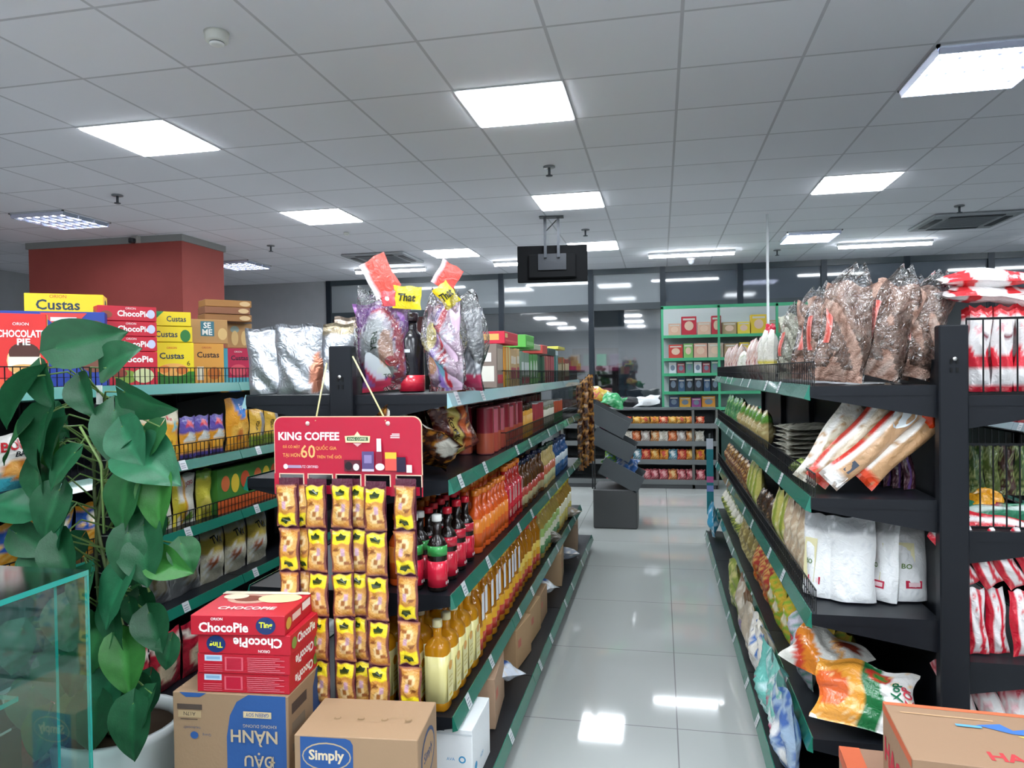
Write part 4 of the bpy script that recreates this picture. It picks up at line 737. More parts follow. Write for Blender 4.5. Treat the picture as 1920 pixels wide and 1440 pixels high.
# right-hand side of the right shelving: wire baskets of red and white bags
def basket(w_, d, h, n, m2):
    m_ = MB(); r = .0018
    for i in range(n+1):
        x = w_*i/n; m_.box(x-r, x+r, -r, r, 0, h, '#101215', 'metal'); m_.box(x-r, x+r, -r, d, -r, r, '#101215', 'metal')
    for i in range(m2+1):
        y_ = d*i/m2; m_.box(w_-r, w_+r, y_-r, y_+r, 0, h, '#101215', 'metal')
    for z in (0, h): m_.box(0, w_, -r*2, r*2, z-r*2, z+r*2, '#101215', 'metal'); m_.box(w_-r*2, w_+r*2, 0, d, z-r*2, z+r*2, '#101215', 'metal')
    return m_.mesh('basket')
inst('bsk', lambda: basket(.32, .8, .225, 7, 12), 'wire_basket', 'tall black wire basket holding the red and white bags on the top', 'basket', (.900, 2.40, 1.356))
inst('bsk2', lambda: basket(.32, .8, .25, 9, 14), 'wire_basket', 'black wire basket with green packs beside the black post', 'basket', (.900, 2.40, .955))
rw = art('#ece8e8', ('v', 0, .08, '#d02038'), ('v', .30, .52, '#d83040'), ('e', .5, .52, .35, .12, '#e8e4e4'), ('e', .6, .66, .18, .04, '#7a2a3a'), ('v', .88, 1, '#d8303a'), ('e', .3, .74, .2, .05, '#e8a8ac'), seed=2)
rwm = lambda sd: (lambda: bagmesh(.062, .26, .055, rw, sd, nu=12, nv=20, wr=1.3).mesh('bag'))
for k in range(5):
    for j in range(2):
        inst('rw%d' % ((k+j) % 3), rwm(120+(k+j) % 3), 'red_white_bag', 'red and white bag in the top wire basket, %s from post, %s row' % (ORD[k], ('front', 'rear')[j]), 'bag', (.945+.064*k, 2.44+.07*j, 1.360), (0, R_(2), 0), group='red and white bags in the top basket')
rw2 = art('#dc3a40', ('e', .48, .4, .20, .55, '#ece8e8'), ('u', .80, 1, '#ebe4e4'), ('u', 0, .06, '#ebe4e4'), ('e', .88, .5, .06, .3, '#c83a4a'), seed=3)
for k, (x, z, ry, rzz, lb) in enumerate(((1.03, 1.594, 14, -10, 'red and white bag lying askew across the standing ones'), (.99, 1.634, -2, 8, 'red and white bag lying second from the top of the heap'), (.98, 1.677, 0, -6, 'red and white bag lying topmost beside the vermicelli'))):
    inst('rl%d' % k, lambda: bagmesh(.27 if k else .34, .12, .05, rw2, 130+k, nu=40, nv=20, wr=1.0).mesh('bag'), 'red_white_bag', lb, 'bag', (x, 2.42, z), (R_(-78), R_(ry), R_(rzz)), group='red and white bags in the top basket')
rst = art('#e6e0e0', ('u', .0, .28, '#c81e34'), ('u', .62, .8, '#c81e34'), ('e', .5, .86, .08, .02, '#c8882a'), ('v', 0, .06, '#c01e30'), ('n', 5, .8, '#d84a50'), seed=7)
for k in range(6):
    inst('rs%d' % (k % 2), lambda: bagmesh(.06, .20, .04, rst, 140+k % 2, nu=12, nv=16).mesh('bag'), 'red_striped_bag', 'red striped white bag standing beyond the post, %s from the left' % ORD[k], 'bag', (.935+.062*k, 2.42+.015*(k % 2), .563), (0, R_(-4), 0), group='red striped bags, third shelf right of the post')
for k in range(6):
    inst('rt%d' % (k % 2), lambda: bagmesh(.06, .20, .04, rst, 142+k % 2, nu=12, nv=16).mesh('bag'), 'red_striped_bag', 'red striped white bag slanting on top of the standing ones, %s from the left' % ORD[k], 'bag', (.915+.065*k, 2.41, .765), (R_(8), R_(-32), 0), group='slanting red striped bags')
inst('rr', lambda: bagmesh(.24, .08, .04, art('#c8202f', ('v', .5, .7, '#e8e0e0')), 144, nu=16, nv=8).mesh('bag'), 'red_striped_bag', 'dark red bag lying across the top of the slanting striped bags', 'bag', (1.02, 2.42, RG[2]+.225), (R_(-40), R_(8), 0))
for k in range(5):
    inst('ru%d' % (k % 2), lambda: bagmesh(.075, .26, .06, art('#b83a48', ('v', 0, .6, '#d8d4d2'), ('n', 3, .3, '#d8a8ac')), 146+k % 2, nu=12, nv=14).mesh('bag'), 'red_packet', 'dull red and white packet on the fourth shelf beyond the post, %s from the left' % ORD[k], 'packet', (.94+.075*k, 2.44, .275), (R_(-4), R_(-20), 0), group='dull red packets right of the post')
for k in range(7):
    inst('gp%d' % (k % 3), lambda: bagmesh(.05, .17, .03, art(('#4f6a3a', '#6a7a3f', '#5a4038')[k % 3], ('n', 4, .3, '#a8b070')), 150+k % 3).mesh('bag'), 'green_pack', 'thin green pack standing at the back of the wire basket, %s from the post' % ORD[k], 'packet', (.93+.048*k, 2.78, .962+.03), (R_(-5), 0, 0), group='thin green packs in the wire basket')
inst('yb', lambda: bagmesh(.11, .085, .06, art('#e8a428', ('e', .3, .75, .15, .12, '#e8e0c0')), 155, wr=2).mesh('bag'), 'yellow_bag', 'small golden yellow bag lying in the wire basket', 'bag', (.99, 2.47, .975), (R_(-60), R_(-8), 0))
inst('gb', lambda: bagmesh(.30, .07, .05, art('#2f7a5a', ('v', .3, .5, '#b8c8c0'), ('e', .3, .7, .1, .2, '#8a2a3a')), 156, wr=1.5).mesh('bag'), 'green_pack', 'long green pack on the floor of the wire basket', 'packet', (1.06, 2.45, .962), (R_(-50), 0, 0))
# neighbouring shelving at the right edge
row(-1, 1.925, 3.6, 1.12, [(2, 'gc', bx(.34, .15, .14, '#3a6a5c', {'front': [('r', 0, .1, .8, .2, '#4f7f70')]}), .34, .15, 'carton', 'dark green carton', 'box', .02), (2, 'rc2', bx(.2, .15, .13, '#a83a44', {'front': [('r', .1, .1, .9, .4, '#b8604a')]}), .2, .15, 'carton', 'red carton', 'box', .02), (3, 'bc2', bx(.2, .15, .16, '#9a7a4a', {'front': [('e', .5, .5, .3, .25, '#c8907a')]}), .2, .15, 'carton', 'brown carton', 'box', .02)], "right edge shelving's second shelf")
# ================================================================ near ends: silver pouches, gift bags
def silver(sd, w_, h, top='#d9dadc', mid=None):
    its = [('v', .86, 1, top)]
    if mid: its.append(mid)
    return bagmesh(w_, h, .08, art('#b4b7bc', *its, seed=sd), sd, True, 'foil', 16, 22, .8)
for k, (px, w_, h, y_, tp, mid, lb) in enumerate(((508, .155, .225, 2.235, '#9a9ca2', None, 'silver foil pouch standing leftmost on the shelf end'), (562, .175, .235, 2.225, '#a2a4aa', ('e', .92, .3, .12, .3, '#d08a70'), 'widest silver foil pouch, in front of the others'),
        (627, .13, .235, 2.255, '#9c8f78', None, 'silver foil pouch with kraft brown top beside the black post'), (655, .13, .265, 2.40, '#b0a092', None, 'silver pouch with pinkish top right behind the black post'))):
    p = atY(px, 700, y_)
    inst('sv%d' % k, lambda: silver(k+160, w_, h, tp, mid), 'foil_pouch', lb, 'bag', (p.x, y_, LG[0]+.003), (0, R_((-2, 0, 1, 3)[k]), R_((8, 0, 6, 0)[k])), group='silver foil pouches')
def gift(sd, c, em, w_=.20, h=.34, t_=.11):
    return [('sweets', bagmesh(w_*.92, h*.88, t_*.86, em, sd, mat='gloss', nu=22, nv=28, wr=1.2).mesh('sweets')), ('film_bag', bagmesh(w_, h*1.04, t_, '#ffffff', sd, mat='clearfilm', nu=18, nv=22, wr=3, taper=.35).mesh('film_bag'))]
gA = art('#a06bb0', ('e', .5, .46, .44, .46, '#c8405a'), ('e', .42, .5, .36, .38, '#d8d0e0'), ('n', 4, .8, '#7a4aa0'), ('e', .38, .52, .26, .30, '#d6dce0'), ('e', .62, .42, .14, .26, '#d8a890'), ('e', .55, .22, .2, .05, '#d8dcd8'), ('v', 0, .07, '#d83a5a'), seed=3)
gB = art('#d8b8d0', ('u', .55, .70, '#d03a48'), ('u', .38, .52, '#9a7ac8'), ('e', .30, .6, .2, .2, '#d8c880'), ('n', 4, .7, '#d8d8ea'), ('e', .2, .3, .15, .12, '#e0a070'), ('e', .55, .25, .12, .08, '#7ab8d0'), seed=5)
def giftA():
    P = gift(170, 0, gA, .205, .34); f = bagfn(.205*.92, .34*.88, .11*.86, 170, wr=1.2); m_ = MB()
    m_.prints([('t', 'YEN', .40, .55, .08, '#2f4a38', 1.2, .03, pi/2*.95), ('t', 'TO', .55, .16, .05, '#4a5a4a', .4, .02), ('e', .70, .32, .12, .06, '#c0303c')], lambda u, v, e: f(u, v, 1, e+.004), .205*.92, .34*.88); P.append(('printed_label', m_.mesh('printed_label'))); return P
p = atY(728, 700, 2.30); inst('gA', giftA, 'gift_bag', 'clear gift bag of sweets with a white oval label reading YEN', 'gift bag', (p.x, 2.30, LG[0]+.004), (0, R_(-5), R_(6)))
p = atY(838, 700, 2.30); inst('gB', lambda: gift(171, 0, gB, .17, .33, .10), 'gift_bag', 'clear gift bag of purple and red sweets, right of the black bottle', 'gift bag', (p.x, 2.30, LG[0]+.004), (0, R_(-3), R_(-28)))
p = atY(868, 700, 2.42); inst('gC', lambda: gift(172, 0, art('#8a8e96', ('n', 4, .5, '#c8ccd2'), ('v', 0, .2, '#b03a5a'), ('n', 6, .8, '#e8eaee'), seed=8), .17, .33, .10), 'gift_bag', 'clear shiny gift bag behind, nearest the orange cartons', 'gift bag', (p.x, 2.46, LG[0]+.004), (0, R_(2), R_(-30)))
p = atY(778, 700, 2.36)
def dbot():
    b_ = bottle(.27, .044, '#15131a', .02, '#2a1a20', ['#b81c34', '#c42a3a'], (.02, .22), neck=.78, caph=.10, n=18); s_ = MB(); s_.prints([('r', .35, .5, .65, .54, '#c8ccd0')], lambda u, v, e: ((u-.5)*.07, -.0445-e, v*.27), .07, .27); b_.append(('small_print', s_.mesh('small_print'))); return b_
inst('db', dbot, 'dark_bottle', 'black bottle with red label standing between the clear gift bags', 'bottle', (p.x, 2.33, LG[0]+.003))
for k, (px, py, y_, w_, h, ry, c1, c2, lb) in enumerate(((728, 512, 2.27, .10, .13, -28, '#d85448', '#e8e2e4', 'folded red and white gift bag header at the top left'), (762, 558, 2.265, .10, .075, 5, '#e8d020', '#e0c020', 'yellow header card with black writing above the oval label'), (826, 515, 2.285, .085, .085, 32, '#dc4e44', '#d8b8c0', 'folded red gift bag header at the top right'), (852, 548, 2.28, .06, .085, -38, '#e6d224', '#e0c020', 'yellow header flap with black writing at the right'), (728, 560, 2.262, .05, .05, 0, '#e2545a', '#e2545a', 'small round red header badge with a white star'))):
    p = atY(px, py, y_)
    def mk():
        m_ = MB(); f = bagfn(w_, h, .012, 180+k, wr=.5); m_.grid(lambda u, v: f(u, v, 1), 8, 8, art(c1, ('u', 0, .16, c2)), 'film'); m_.grid(lambda u, v: f(1-u, v, -1), 8, 8, c2, 'film')
        if k in (1, 3): m_.prints([('t', 'That', .5, .5, .35, '#2a2a18', .8, .03)], lambda u, v, e: f(u, v, 1, e+.003), w_, h)
        if k == 4: m_.prints([('e', .5, .5, .16, .16, '#f0f0f0')], lambda u, v, e: f(u, v, 1, e+.003), w_, h)
        return m_.mesh('card')
    inst('hd%d' % k, mk, 'header_card', lb, 'card', (p.x, y_, p.z-h/2), (0, R_(ry), 0))
# ================================================================ hanging coffee sign with sachets
SY = 2.06
sg = thing('coffee_sign', 'red hanging King Coffee sign board with cream edge and five slots', 'sign', (-.945, SY, 1.315), (0, 0, 0))
W_, H0 = .486, .178
def rrect(x0, x1, z0, z1, r, y_):
    P = [(x0, z0), (x1, z0)]; 
    for k in range(7): a = pi/2*k/6; P.append((x1-r+r*cos(a), z1-r+r*sin(a)))
    for k in range(7): a = pi/2+pi/2*k/6; P.append((x0+r+r*cos(a), z1-r+r*sin(a)))
    return [(x, y_, z) for x, z in P]
def slab(m_, P, th, col, mat='gloss'):
    n = len(P); Q = [(x, y_+th, z) for x, y_, z in P]
    m_.add(P+Q, [tuple(range(n)), tuple(range(n, 2*n))[::-1]]+[(i, i+n, (i+1) % n+n, (i+1) % n) for i in range(n)], col, mat)
m_ = MB(); slab(m_, rrect(-W_/2, W_/2, -H0, 0, .028, .002), .003, '#e0bfa0'); slab(m_, rrect(-W_/2+.004, W_/2-.003, -H0, -.003, .026, -.001), .003, '#b5203a')
sx = [-.222, -.126, -.033, .062, .162]
edges = [-W_/2]+sum([[x-.001-.0, x+.078] for x in sx], [])+[W_/2]
for i in range(0, len(edges), 2):
    a, b_ = edges[i], edges[i+1]
    if b_-a > .002: m_.box(a, b_, .0, .005, -H0-.065, -H0, '#b8223a', 'gloss')
m_.box(-W_/2+.01, W_/2-.01, .001, .005, -H0-.062, -H0-.036, '#b8223a', 'gloss')
for x in sx:
    for a, b_, z0, z1 in ((x-.003, x+.081, -H0-.002, -H0+.001), (x-.003, x, -H0-.036, -H0), (x+.078, x+.081, -H0-.036, -H0)): m_.box(a, b_, -.003, .001, z0, z1, '#e8c8b0', 'gloss')
for px in (-.126, .137): m_.lathe([(.007, 0, '#e0c0b8'), (.007, .001, '#e0c0b8')], 12, 'gloss'); m_.move(Matrix.Translation((px, -.002, -.022)) @ Matrix.Rotation(pi/2, 4, 'X'), len(m_.v)-24)
fs = lambda u, v, e: ((u-.5)*W_, -.0012-e, -H0+v*H0)
m_.prints([('t', 'KING COFFEE', .245, .655, .145, '#f6f0f4', .42, .03), ('t', 'ĐÃ CÓ MẶT', .125, .47, .075, '#f0a05a', .12, .01), ('t', 'TẠI HƠN', .125, .32, .09, '#f0a860', .12, .01), ('t', '60', .24, .39, .23, '#f4b070', .1, .01), ('t', 'QUỐC GIA', .365, .46, .10, '#f0a05a', .15, .01), ('t', 'TRÊN THẾ GIỚI', .385, .31, .075, '#f0a05a', .19, .01),
    ('e', .085, .125, .016, .045, '#e8d8e4'), ('r', .10, .10, .19, .15, '#a890b0'), ('t', 'UTZ CERTIFIED', .25, .125, .045, '#e8d8e4', .12),
    ('p', [(.50, .55), (.66, .55), (.665, .66), (.60, .67), (.58, .74), (.56, .67), (.495, .66)], '#e8d8a8'), ('r', .51, .58, .65, .645, '#2f5a38'), ('t', 'KING COFFEE', .58, .612, .04, '#f0e8c8', .12), ('p', [(.55, .54), (.61, .54), (.58, .48)], '#d8a8a8'),
    ('r', .80, .66, .86, .675, '#f0e8ec'), ('r', .81, .69, .86, .705, '#f0e8ec'), ('r', .80, .63, .86, .645, '#f0e8ec'),
    ('r', .49, .06, .60, .25, '#5a2430'), ('e', .57, .13, .02, .06, '#e8d8e0'), ('e', .52, .15, .025, .07, '#2a1a20'), ('r', .61, .08, .69, .40, '#5a4a78'), ('r', .625, .2, .675, .34, '#8a7aa8'), ('r', .61, .06, .69, .10, '#c8b8c8'),
    ('r', .705, .1, .745, .5, '#8a2038'), ('r', .71, .40, .74, .62, '#ece6e8'), ('e', .73, .14, .03, .06, '#e8dce4'), ('r', .765, .08, .84, .38, '#e0524a'), ('r', .765, .28, .84, .39, '#e8b83a'), ('r', .84, .06, .90, .31, '#2a1c38'), ('r', .905, .05, .94, .18, '#ece0e0')], fs, W_, H0)
m_.obj('sign_board', sg)
for a, b_, nm_ in (((-1.045, SY, 1.30), (-1.056, 2.165, 1.48), 'cord'), ((-.815, SY, 1.30), (-.965, 2.165, 1.50), 'cord')):
    q = MB().tube([Vector(a)-Vector((-.945, SY, 1.315)), Vector(b_)-Vector((-.945, SY, 1.315))], .0028, '#d8cf98', 'matte', 6).obj(nm_, sg)
def sachet_mesh(flip, sd):
    w_, h = .070, .130
    body = art('#c98a3c', ('e', .5, .36, .42, .26, '#dba85c'), ('e', .5, .32, .24, .14, '#eacb94'), ('e', .62, .48, .12, .08, '#c9a0b0'), ('e', .3, .55, .14, .05, '#8a5228'), ('e', .72, .22, .16, .05, '#9a5c30'), ('e', .5, .34, .12, .07, '#a86a34'), ('v', .0, .04, '#6e3848'), ('v', .70, .97, '#f0d828'), ('v', .965, 1, '#7a3a50'), ('u', 0, .08, '#7a4038'), ('u', .93, 1, '#7a4038'), ('v', .04, .08, '#b07040'), seed=sd)
    f = bagfn(w_, h, .020, sd, wr=.7, seal=.04); m_ = MB(); m_.grid(lambda u, v: f(u, v, 1), 16, 24, body, 'film'); m_.grid(lambda u, v: f(1-u, v, -1), 8, 8, '#7a4038', 'film')
    m_.prints([('p', [(.30, .80), (.70, .80), (.74, .88), (.60, .87), (.5, .92), (.4, .87), (.26, .88)], '#2c3a14'), ('r', .32, .775, .68, .79, '#2c3a14')], lambda u, v, e: f(u, v, 1, e+.002), w_, h)
    if flip: m_.move(Matrix.Translation((0, 0, h)) @ Matrix.Rotation(pi, 4, 'Y'))
    return m_.mesh('sachet')
SM = {(f, s_): sachet_mesh(f, 200+s_) for f in (0, 1) for s_ in (0, 1, 2)}
cn = ['leftmost', 'second from the left', 'middle', 'second from the right', 'rightmost']
for c_, (px, flip, top, off) in enumerate(((541, 1, 903, 1), (593, 0, 905, 0), (641, 0, 905, 1), (704, 0, 910, 0), (760, 1, 905, 0))):
    for lay in ((0, 1) if off else (0,)):
        p = atY(px+(0, 26)[lay], top, SY-.02+.024*lay)
        t = thing('sachet_strip', ('strip of yellow coffee sachets hanging %s under the red sign' % cn[c_]) if not lay else 'rear strip of yellow coffee sachets showing behind the %s one' % cn[c_].replace('from the left', 'left'), 'sachets', (p.x, p.y-.008, p.z), (0, 0, R_(rnd.uniform(-4, 4))), 'coffee sachet strips')
        for k in range(5 if p.z-.137*5 > .44 else 5):
            o = mkobj('sachet', SM[flip, (k+c_) % 3], t, (rnd.uniform(-.002, .002)+.0015*k, rnd.uniform(-.002, .002), -.135*(k+1)-.002), (0, R_(rnd.uniform(-1.5, 1.5)), R_(rnd.uniform(-6, 6))))
        MB().box(-.033, .033, .0095, .0105, -.69, .012, '#5e2c3c', 'film').obj('backing_strip', t)
# ================================================================ cartons at the near end
KR = '#94785c'
so = tag(pbox(.345, .27, .30, KR, {
    'front': [('p', [(.47, 0), (.98, 0), (.98, 1), (.66, 1), (.56, .93), (.5, .8), (.47, .6)], '#24508c'), ('p', [(.06, 1), (.30, 1), (.24, .96), (.12, .955)], '#24508c'),
        ('r', .04, .84, .26, .89, '#4a3c34'), ('r', .05, .765, .25, .83, '#a8906c'), ('t', 'A17N', .15, .80, .035, '#3a3430', .14, 0, pi), ('r', .07, .745, .22, .752, '#4a3c34'),
        ('t', 'THUẬN KHIẾT', .17, .67, .035, '#3a4a6a', .24, 0, pi), ('e', .19, .60, .035, .035, '#24508c'), ('t', 'Quang', .30, .61, .03, '#3a4a6a', .12, 0, pi),
        ('r', .62, .79, .86, .85, '#c8b48c'), ('t', 'GREEN SOY', .74, .82, .035, '#24508c', .2, .01, pi), ('t', 'KHONG DUONG', .76, .715, .03, '#b8a890', .3, 0, pi), ('t', 'NÀNH', .71, .60, .15, '#b5a285', .40, .02, pi), ('t', 'ĐẬU', .755, .385, .17, '#b5a285', .32, .02, pi)],
    'right': [('p', [(.60, 0), (1, 0), (1, 1), (.72, 1), (.62, .85)], '#24406c'), ('r', .08, .80, .45, .9, '#4a3c34'), ('r', .08, .62, .4, .72, '#7a6a58'), ('r', .08, .45, .42, .52, '#7a6a58')],
    'top': [('r', 0, .49, 1, .51, '#9a7c5c')]}, 'carton').obj('soy_milk_carton', None, (-1.205, 1.945, .25), (0, 0, R_(4))), 'kraft carton with upside-down blue soy milk print under the red boxes', 'box')
tag(pbox(.38, .29, .249, KR, {'front': [('r', .1, .3, .9, .7, '#24508c')]}, 'carton').obj('carton', None, (-1.205, 1.95, 0), (0, 0, R_(4))), 'plain kraft carton standing on the floor under the soy milk carton', 'box')
cpf = [('t', 'ChocoPie', .35, .40, .50, WR, .60, .03), ('t', 'ORION', .28, .82, .14, WR, .25, .01), ('e', .80, .5, .105, .44, '#1c2f66'), ('t', 'Ting', .80, .50, .38, '#e4e23a', .2, .03)]
rot = lambda L_: [tuple([i[0], i[1], 1-i[2], 1-i[3], i[4], i[5], (i[6] if len(i) > 6 else None), (i[7] if len(i) > 7 else 0), pi]) if i[0] == 't' else ('e', 1-i[1], 1-i[2], i[3], i[4], i[5]) for i in L_]
cps = [('t', 'ChocoPie', .52, .55, .5, WR, .6, .03), ('e', .12, .5, .08, .3, '#6a8a3a')]
cpl = [('r', .08, .62, .27, .92, '#bcd2e4'), ('r', .10, .70, .25, .85, '#88a8c8'), ('r', .3, .15, .5, .85, '#d85a6a'), ('r', .32, .2, .48, .8, '#b81f38')]+[('r', .55, .12+.1*k, .95-.05*(k % 3), .16+.1*k, '#d8707c') for k in range(8)]+[('r', .08, .12+.11*k, .28, .15+.11*k, '#d8707c') for k in range(4)]
tp = [('e', .40, .70, .26, .22, '#c89a88'), ('e', .38, .70, .17, .13, '#7a3a2c'), ('e', .72, .72, .24, .20, '#e0cfa0'), ('e', .2, .78, .14, .12, '#e8dcc0'), ('t', 'CHOCOPIE', .5, .28, .12, '#f0e0d8', .7, .03), ('r', 0, .88, 1, 1, '#e2d8c0')]
for k, (dx, dy, rzz, pr, lb) in enumerate(((-.005, .004, 5, {'front': cpl, 'right': rot(cps)}, 'red chocolate pie box lowest in the stack on the soy milk carton'), (.0, .0, 5, {'front': cpl, 'right': rot(cps)}, 'red chocolate pie box second from the bottom of the near stack'),
        (.004, -.002, 5, {'front': rot(cpf), 'right': cps}, 'red chocolate pie box printed upside down, second from the top'), (-.012, -.012, 7, {'front': cpf, 'right': [('r', .25, .4, .55, .75, '#e8c8c0'), ('r', .6, .5, .9, .9, '#ece4e4'), ('e', .12, .5, .09, .3, '#c89a4a')], 'top': tp}, 'red chocolate pie box on top of the near stack, name upright'))):
    tag(pbox(.272, .215, .0555, '#b8122a', pr, 'paper', .0015, 'gloss').obj('chocolate_pie_box', None, (-1.165+dx, 1.925+dy, .5505+.0562*k), (0, 0, R_(rzz))), lb, 'box', 'near stack of red chocolate pie boxes')
tag(pbox(.335, .22, .30, '#9c7f62', {
    'front': [('p', [(.05, 0), (.48, 0), (.48, .93), (.46, .97), (.42, .985), (.05, .99)], '#24508c'), ('e', .265, .82, .20, .125, '#b5a285'), ('e', .265, .82, .19, .112, '#24508c'), ('t', 'Simply', .265, .82, .12, '#d9c8a8', .32, .03)],
    'top': [('e', .25+.2*k, .45, .03, .05, '#8a7050') for k in range(4)]+[('e', .25+.2*k, .46, .02, .03, '#9c7f62') for k in range(4)]+[('r', .12, .50, .9, .505, '#9a7f5e'), ('r', .12, .38, .9, .384, '#a2876a')],
    'right': [('e', .5, .7, .36, .22, '#3a4a6a'), ('e', .5, .7, .31, .185, '#a58664'), ('t', 'Simply', .5, .7, .12, '#3a4a6a', .6, .02)]}, 'carton').obj('oil_carton', None, (-.805, 1.865, .19), (0, 0, R_(5))), 'kraft carton with blue Simply logo in front of the coffee sachets', 'box')
tag(pbox(.34, .23, .189, '#a88864', {'front': [('r', .1, .3, .9, .6, '#8a6c4c')]}, 'carton').obj('carton', None, (-.805, 1.865, 0), (0, 0, R_(5))), 'plain kraft carton standing on the floor under the Simply carton', 'box')
# noodle cartons at the lower right
tag(pbox(.44, .27, .20, '#94765c', {
    'top': [('r', 0, .94, 1, 1, '#c8653f'), ('t', 'HAO HAO', .62, .18, .14, '#b8383c', .9, .03), ('r', .06, .80, .5, .82, '#c09a74'), ('p', [(.40, .70), (.52, .76), (.56, .66), (.68, .74), (.74, .62), (.66, .58), (.54, .60)], '#3a6ab0'), ('p', [(.56, .56), (.70, .60), (.78, .50), (.64, .50)], '#e0c050'), ('p', [(.6, .48), (.74, .49), (.84, .40), (.68, .40)], '#c8c0d8'), ('r', .3, .64, .42, .68, '#5a9ac0')],
    'left': [('r', 0, .9, 1, 1, '#c05c38'), ('t', 'HAO', .4, .5, .3, '#b8283c', .7, .03)], 'front': [('r', 0, .8, 1, .82, '#c89a6c'), ('e', .2, .5, .12, .3, '#b8383c')]}, 'carton').obj('noodle_carton', None, (.735, 1.755, .42), (0, 0, R_(-4))), 'tan instant noodle carton with orange rim at the lower right corner', 'box')
tag(pbox(.50, .40, .418, '#93705a', {'left': [('r', 0, .93, 1, 1, '#c05c3c'), ('r', .3, .75, .7, .85, '#c8a088')], 'front': [('r', 0, .95, 1, 1, '#c05c3c'), ('r', .08, .8, .3, .9, '#cfae94')], 'top': [('r', 0, 0, .1, 1, '#c05c38')]}, 'carton').obj('noodle_carton', None, (.70, 1.86, 0), (0, 0, R_(-3))), 'lower orange-edged carton partly hidden under the noodle carton', 'box')
# ================================================================ glass display case, lower left
X1, Y1, ZT = -1.30, 1.43, 1.0
t = thing('display_case', 'greenish frameless glass display case at the lower left corner', 'display case', (X1-.4, Y1-.35, 0))
def pane(nm_, x0, x1, y0, y1, z0, z1, par=t):
    g = MB().box(x0, x1, y0, y1, z0, z1, '#888888'); g.m = ['glass']*6
    if nm_ == 'top_pane': g.m = ['glass_top']*6
    d = sorted(((x1-x0), (y1-y0), (z1-z0)))[0]
    for i, f_ in enumerate(g.f):                                  # cut edges show green
        P = [Vector(g.v[k]) for k in f_]; ar = (P[1]-P[0]).length, (P[2]-P[1]).length
        if min(ar) < d*1.5: g.m[i] = 'glassedge'
    return g.obj(nm_, par)
o = (X1-.4, Y1-.35)
def PN(nm_, x0, x1, y0, y1, z0, z1): return pane(nm_, x0-o[0], x1-o[0], y0-o[1], y1-o[1], z0, z1)
PN('top_pane', X1-.8, X1, Y1-.7, Y1, ZT-.012, ZT); PN('back_pane', X1-.8, X1, Y1-.006, Y1, .45, ZT-.0125); PN('side_pane', X1-.006, X1, Y1-.7, Y1-.0065, .45, ZT-.0125)
PN('glass_shelf', X1-.79, X1-.071, Y1-.55, Y1-.125, .745, .755); PN('sliding_pane', X1-.8, X1-.02, Y1-.078, Y1-.070, .45, ZT-.01)
MB().box(-.41, .395, -.345, .345, 0, .449, '#8fa8a4', 'paper', .004).obj('cabinet_base', t)
# ================================================================ climbing plant on its pole
px_, py_ = -1.74, 2.02
t = thing('potted_pothos', 'leafy green climbing pothos on a dark pole in a white pot', 'plant', (px_, py_, 0))
MB().lathe([(.13, 0, '#dfe8e8'), (.16, .02, '#dfe8e8'), (.19, .30, '#e8f0f0'), (.20, .33, '#eef4f4'), (.18, .33, '#dfe8e8'), (.17, .29, '#2a2018')], 24, 'gloss').obj('pot', t)
pp = MB().lathe([(.045, .29, '#15181c'), (.045, 1.36, '#15181c'), (.04, 1.365, '#15181c')], 14, 'matte')
for k in range(16): pp.lathe([(.047, .40+.06*k, '#8a8f88'), (.047, .403+.06*k, '#8a8f88')], 14, 'metal')
pp.obj('support_pole', t); MB().box(-.008, .012, -.05, -.046, 1.36, 1.42, '#e0e4e0', 'paper').obj('plant_tag', t)
def leafm(sd, w_=1.0):
    rr = random.Random(sd); m_ = MB(); c0 = rr.choice(('#235a30', '#1f5434', '#33702f', '#184a2c', '#226040')); fold = rr.uniform(.15, .5); droop = rr.uniform(.2, .7); tw = rr.uniform(-.3, .3)
    def f(u, v):
        s_ = u*2-1; prof = (sin(pi*min(1, v*1.02)**.62)**.75)*.46*w_; x = s_*prof; y_ = v-.10*abs(s_)*(1-v)**3*1.5-.12*(1-v)**6*abs(s_)
        return (x, y_, -abs(x)*fold*-1-droop*v*v*.5+tw*x*v+.012*sin(14*v+3*s_))
    m_.grid(f, 8, 12, lambda u, v: C(c0, 1.5) if abs(u-.5) < .03 else (C(c0, 1.0) if (int(v*9+abs(u-.5)*10)) % 3 else C(c0, 1.13)), 'leaf'); return m_.mesh('leaf')
LM = [leafm(k, (1.0, .85, 1.1)[k % 3]) for k in range(8)]
stm = MB(); rp = random.Random(11); leaves = []
def addleaf(P, size, aim, roll=0.0, k=None):
    """P world tip-attachment, aim = direction from stem end to the tip"""
    P = Vector(P); aim = Vector(aim).normalized(); up = (Vector((0, -.75, .55))+Vector((rp.uniform(-.5, .5), rp.uniform(-.2, .2), rp.uniform(-.3, .3)))).normalized()
    zx = (up-aim*up.dot(aim)).normalized(); xx = aim.cross(zx); M = Matrix((xx, aim, zx)).transposed().to_4x4(); M = M @ Matrix.Rotation(roll, 4, 'Y')
    o_ = mkobj('leaf', LM[rp.randrange(8) if k is None else k], t); o_.matrix_local = Matrix.Translation(P-Vector((px_, py_, 0))) @ M @ Matrix.Scale(size*.93, 4)
    n0 = Vector((px_+rp.uniform(-.05, .05), py_-.03, max(.32, min(1.38, P.z-rp.uniform(-.02, .12))))); mid = (n0+P)/2+Vector((0, -.03, .05))
    stm.tube([n0-Vector((px_, py_, 0)), mid-Vector((px_, py_, 0)), P-Vector((px_, py_, 0))], .0028, '#6a8a4a', 'leaf', 5)
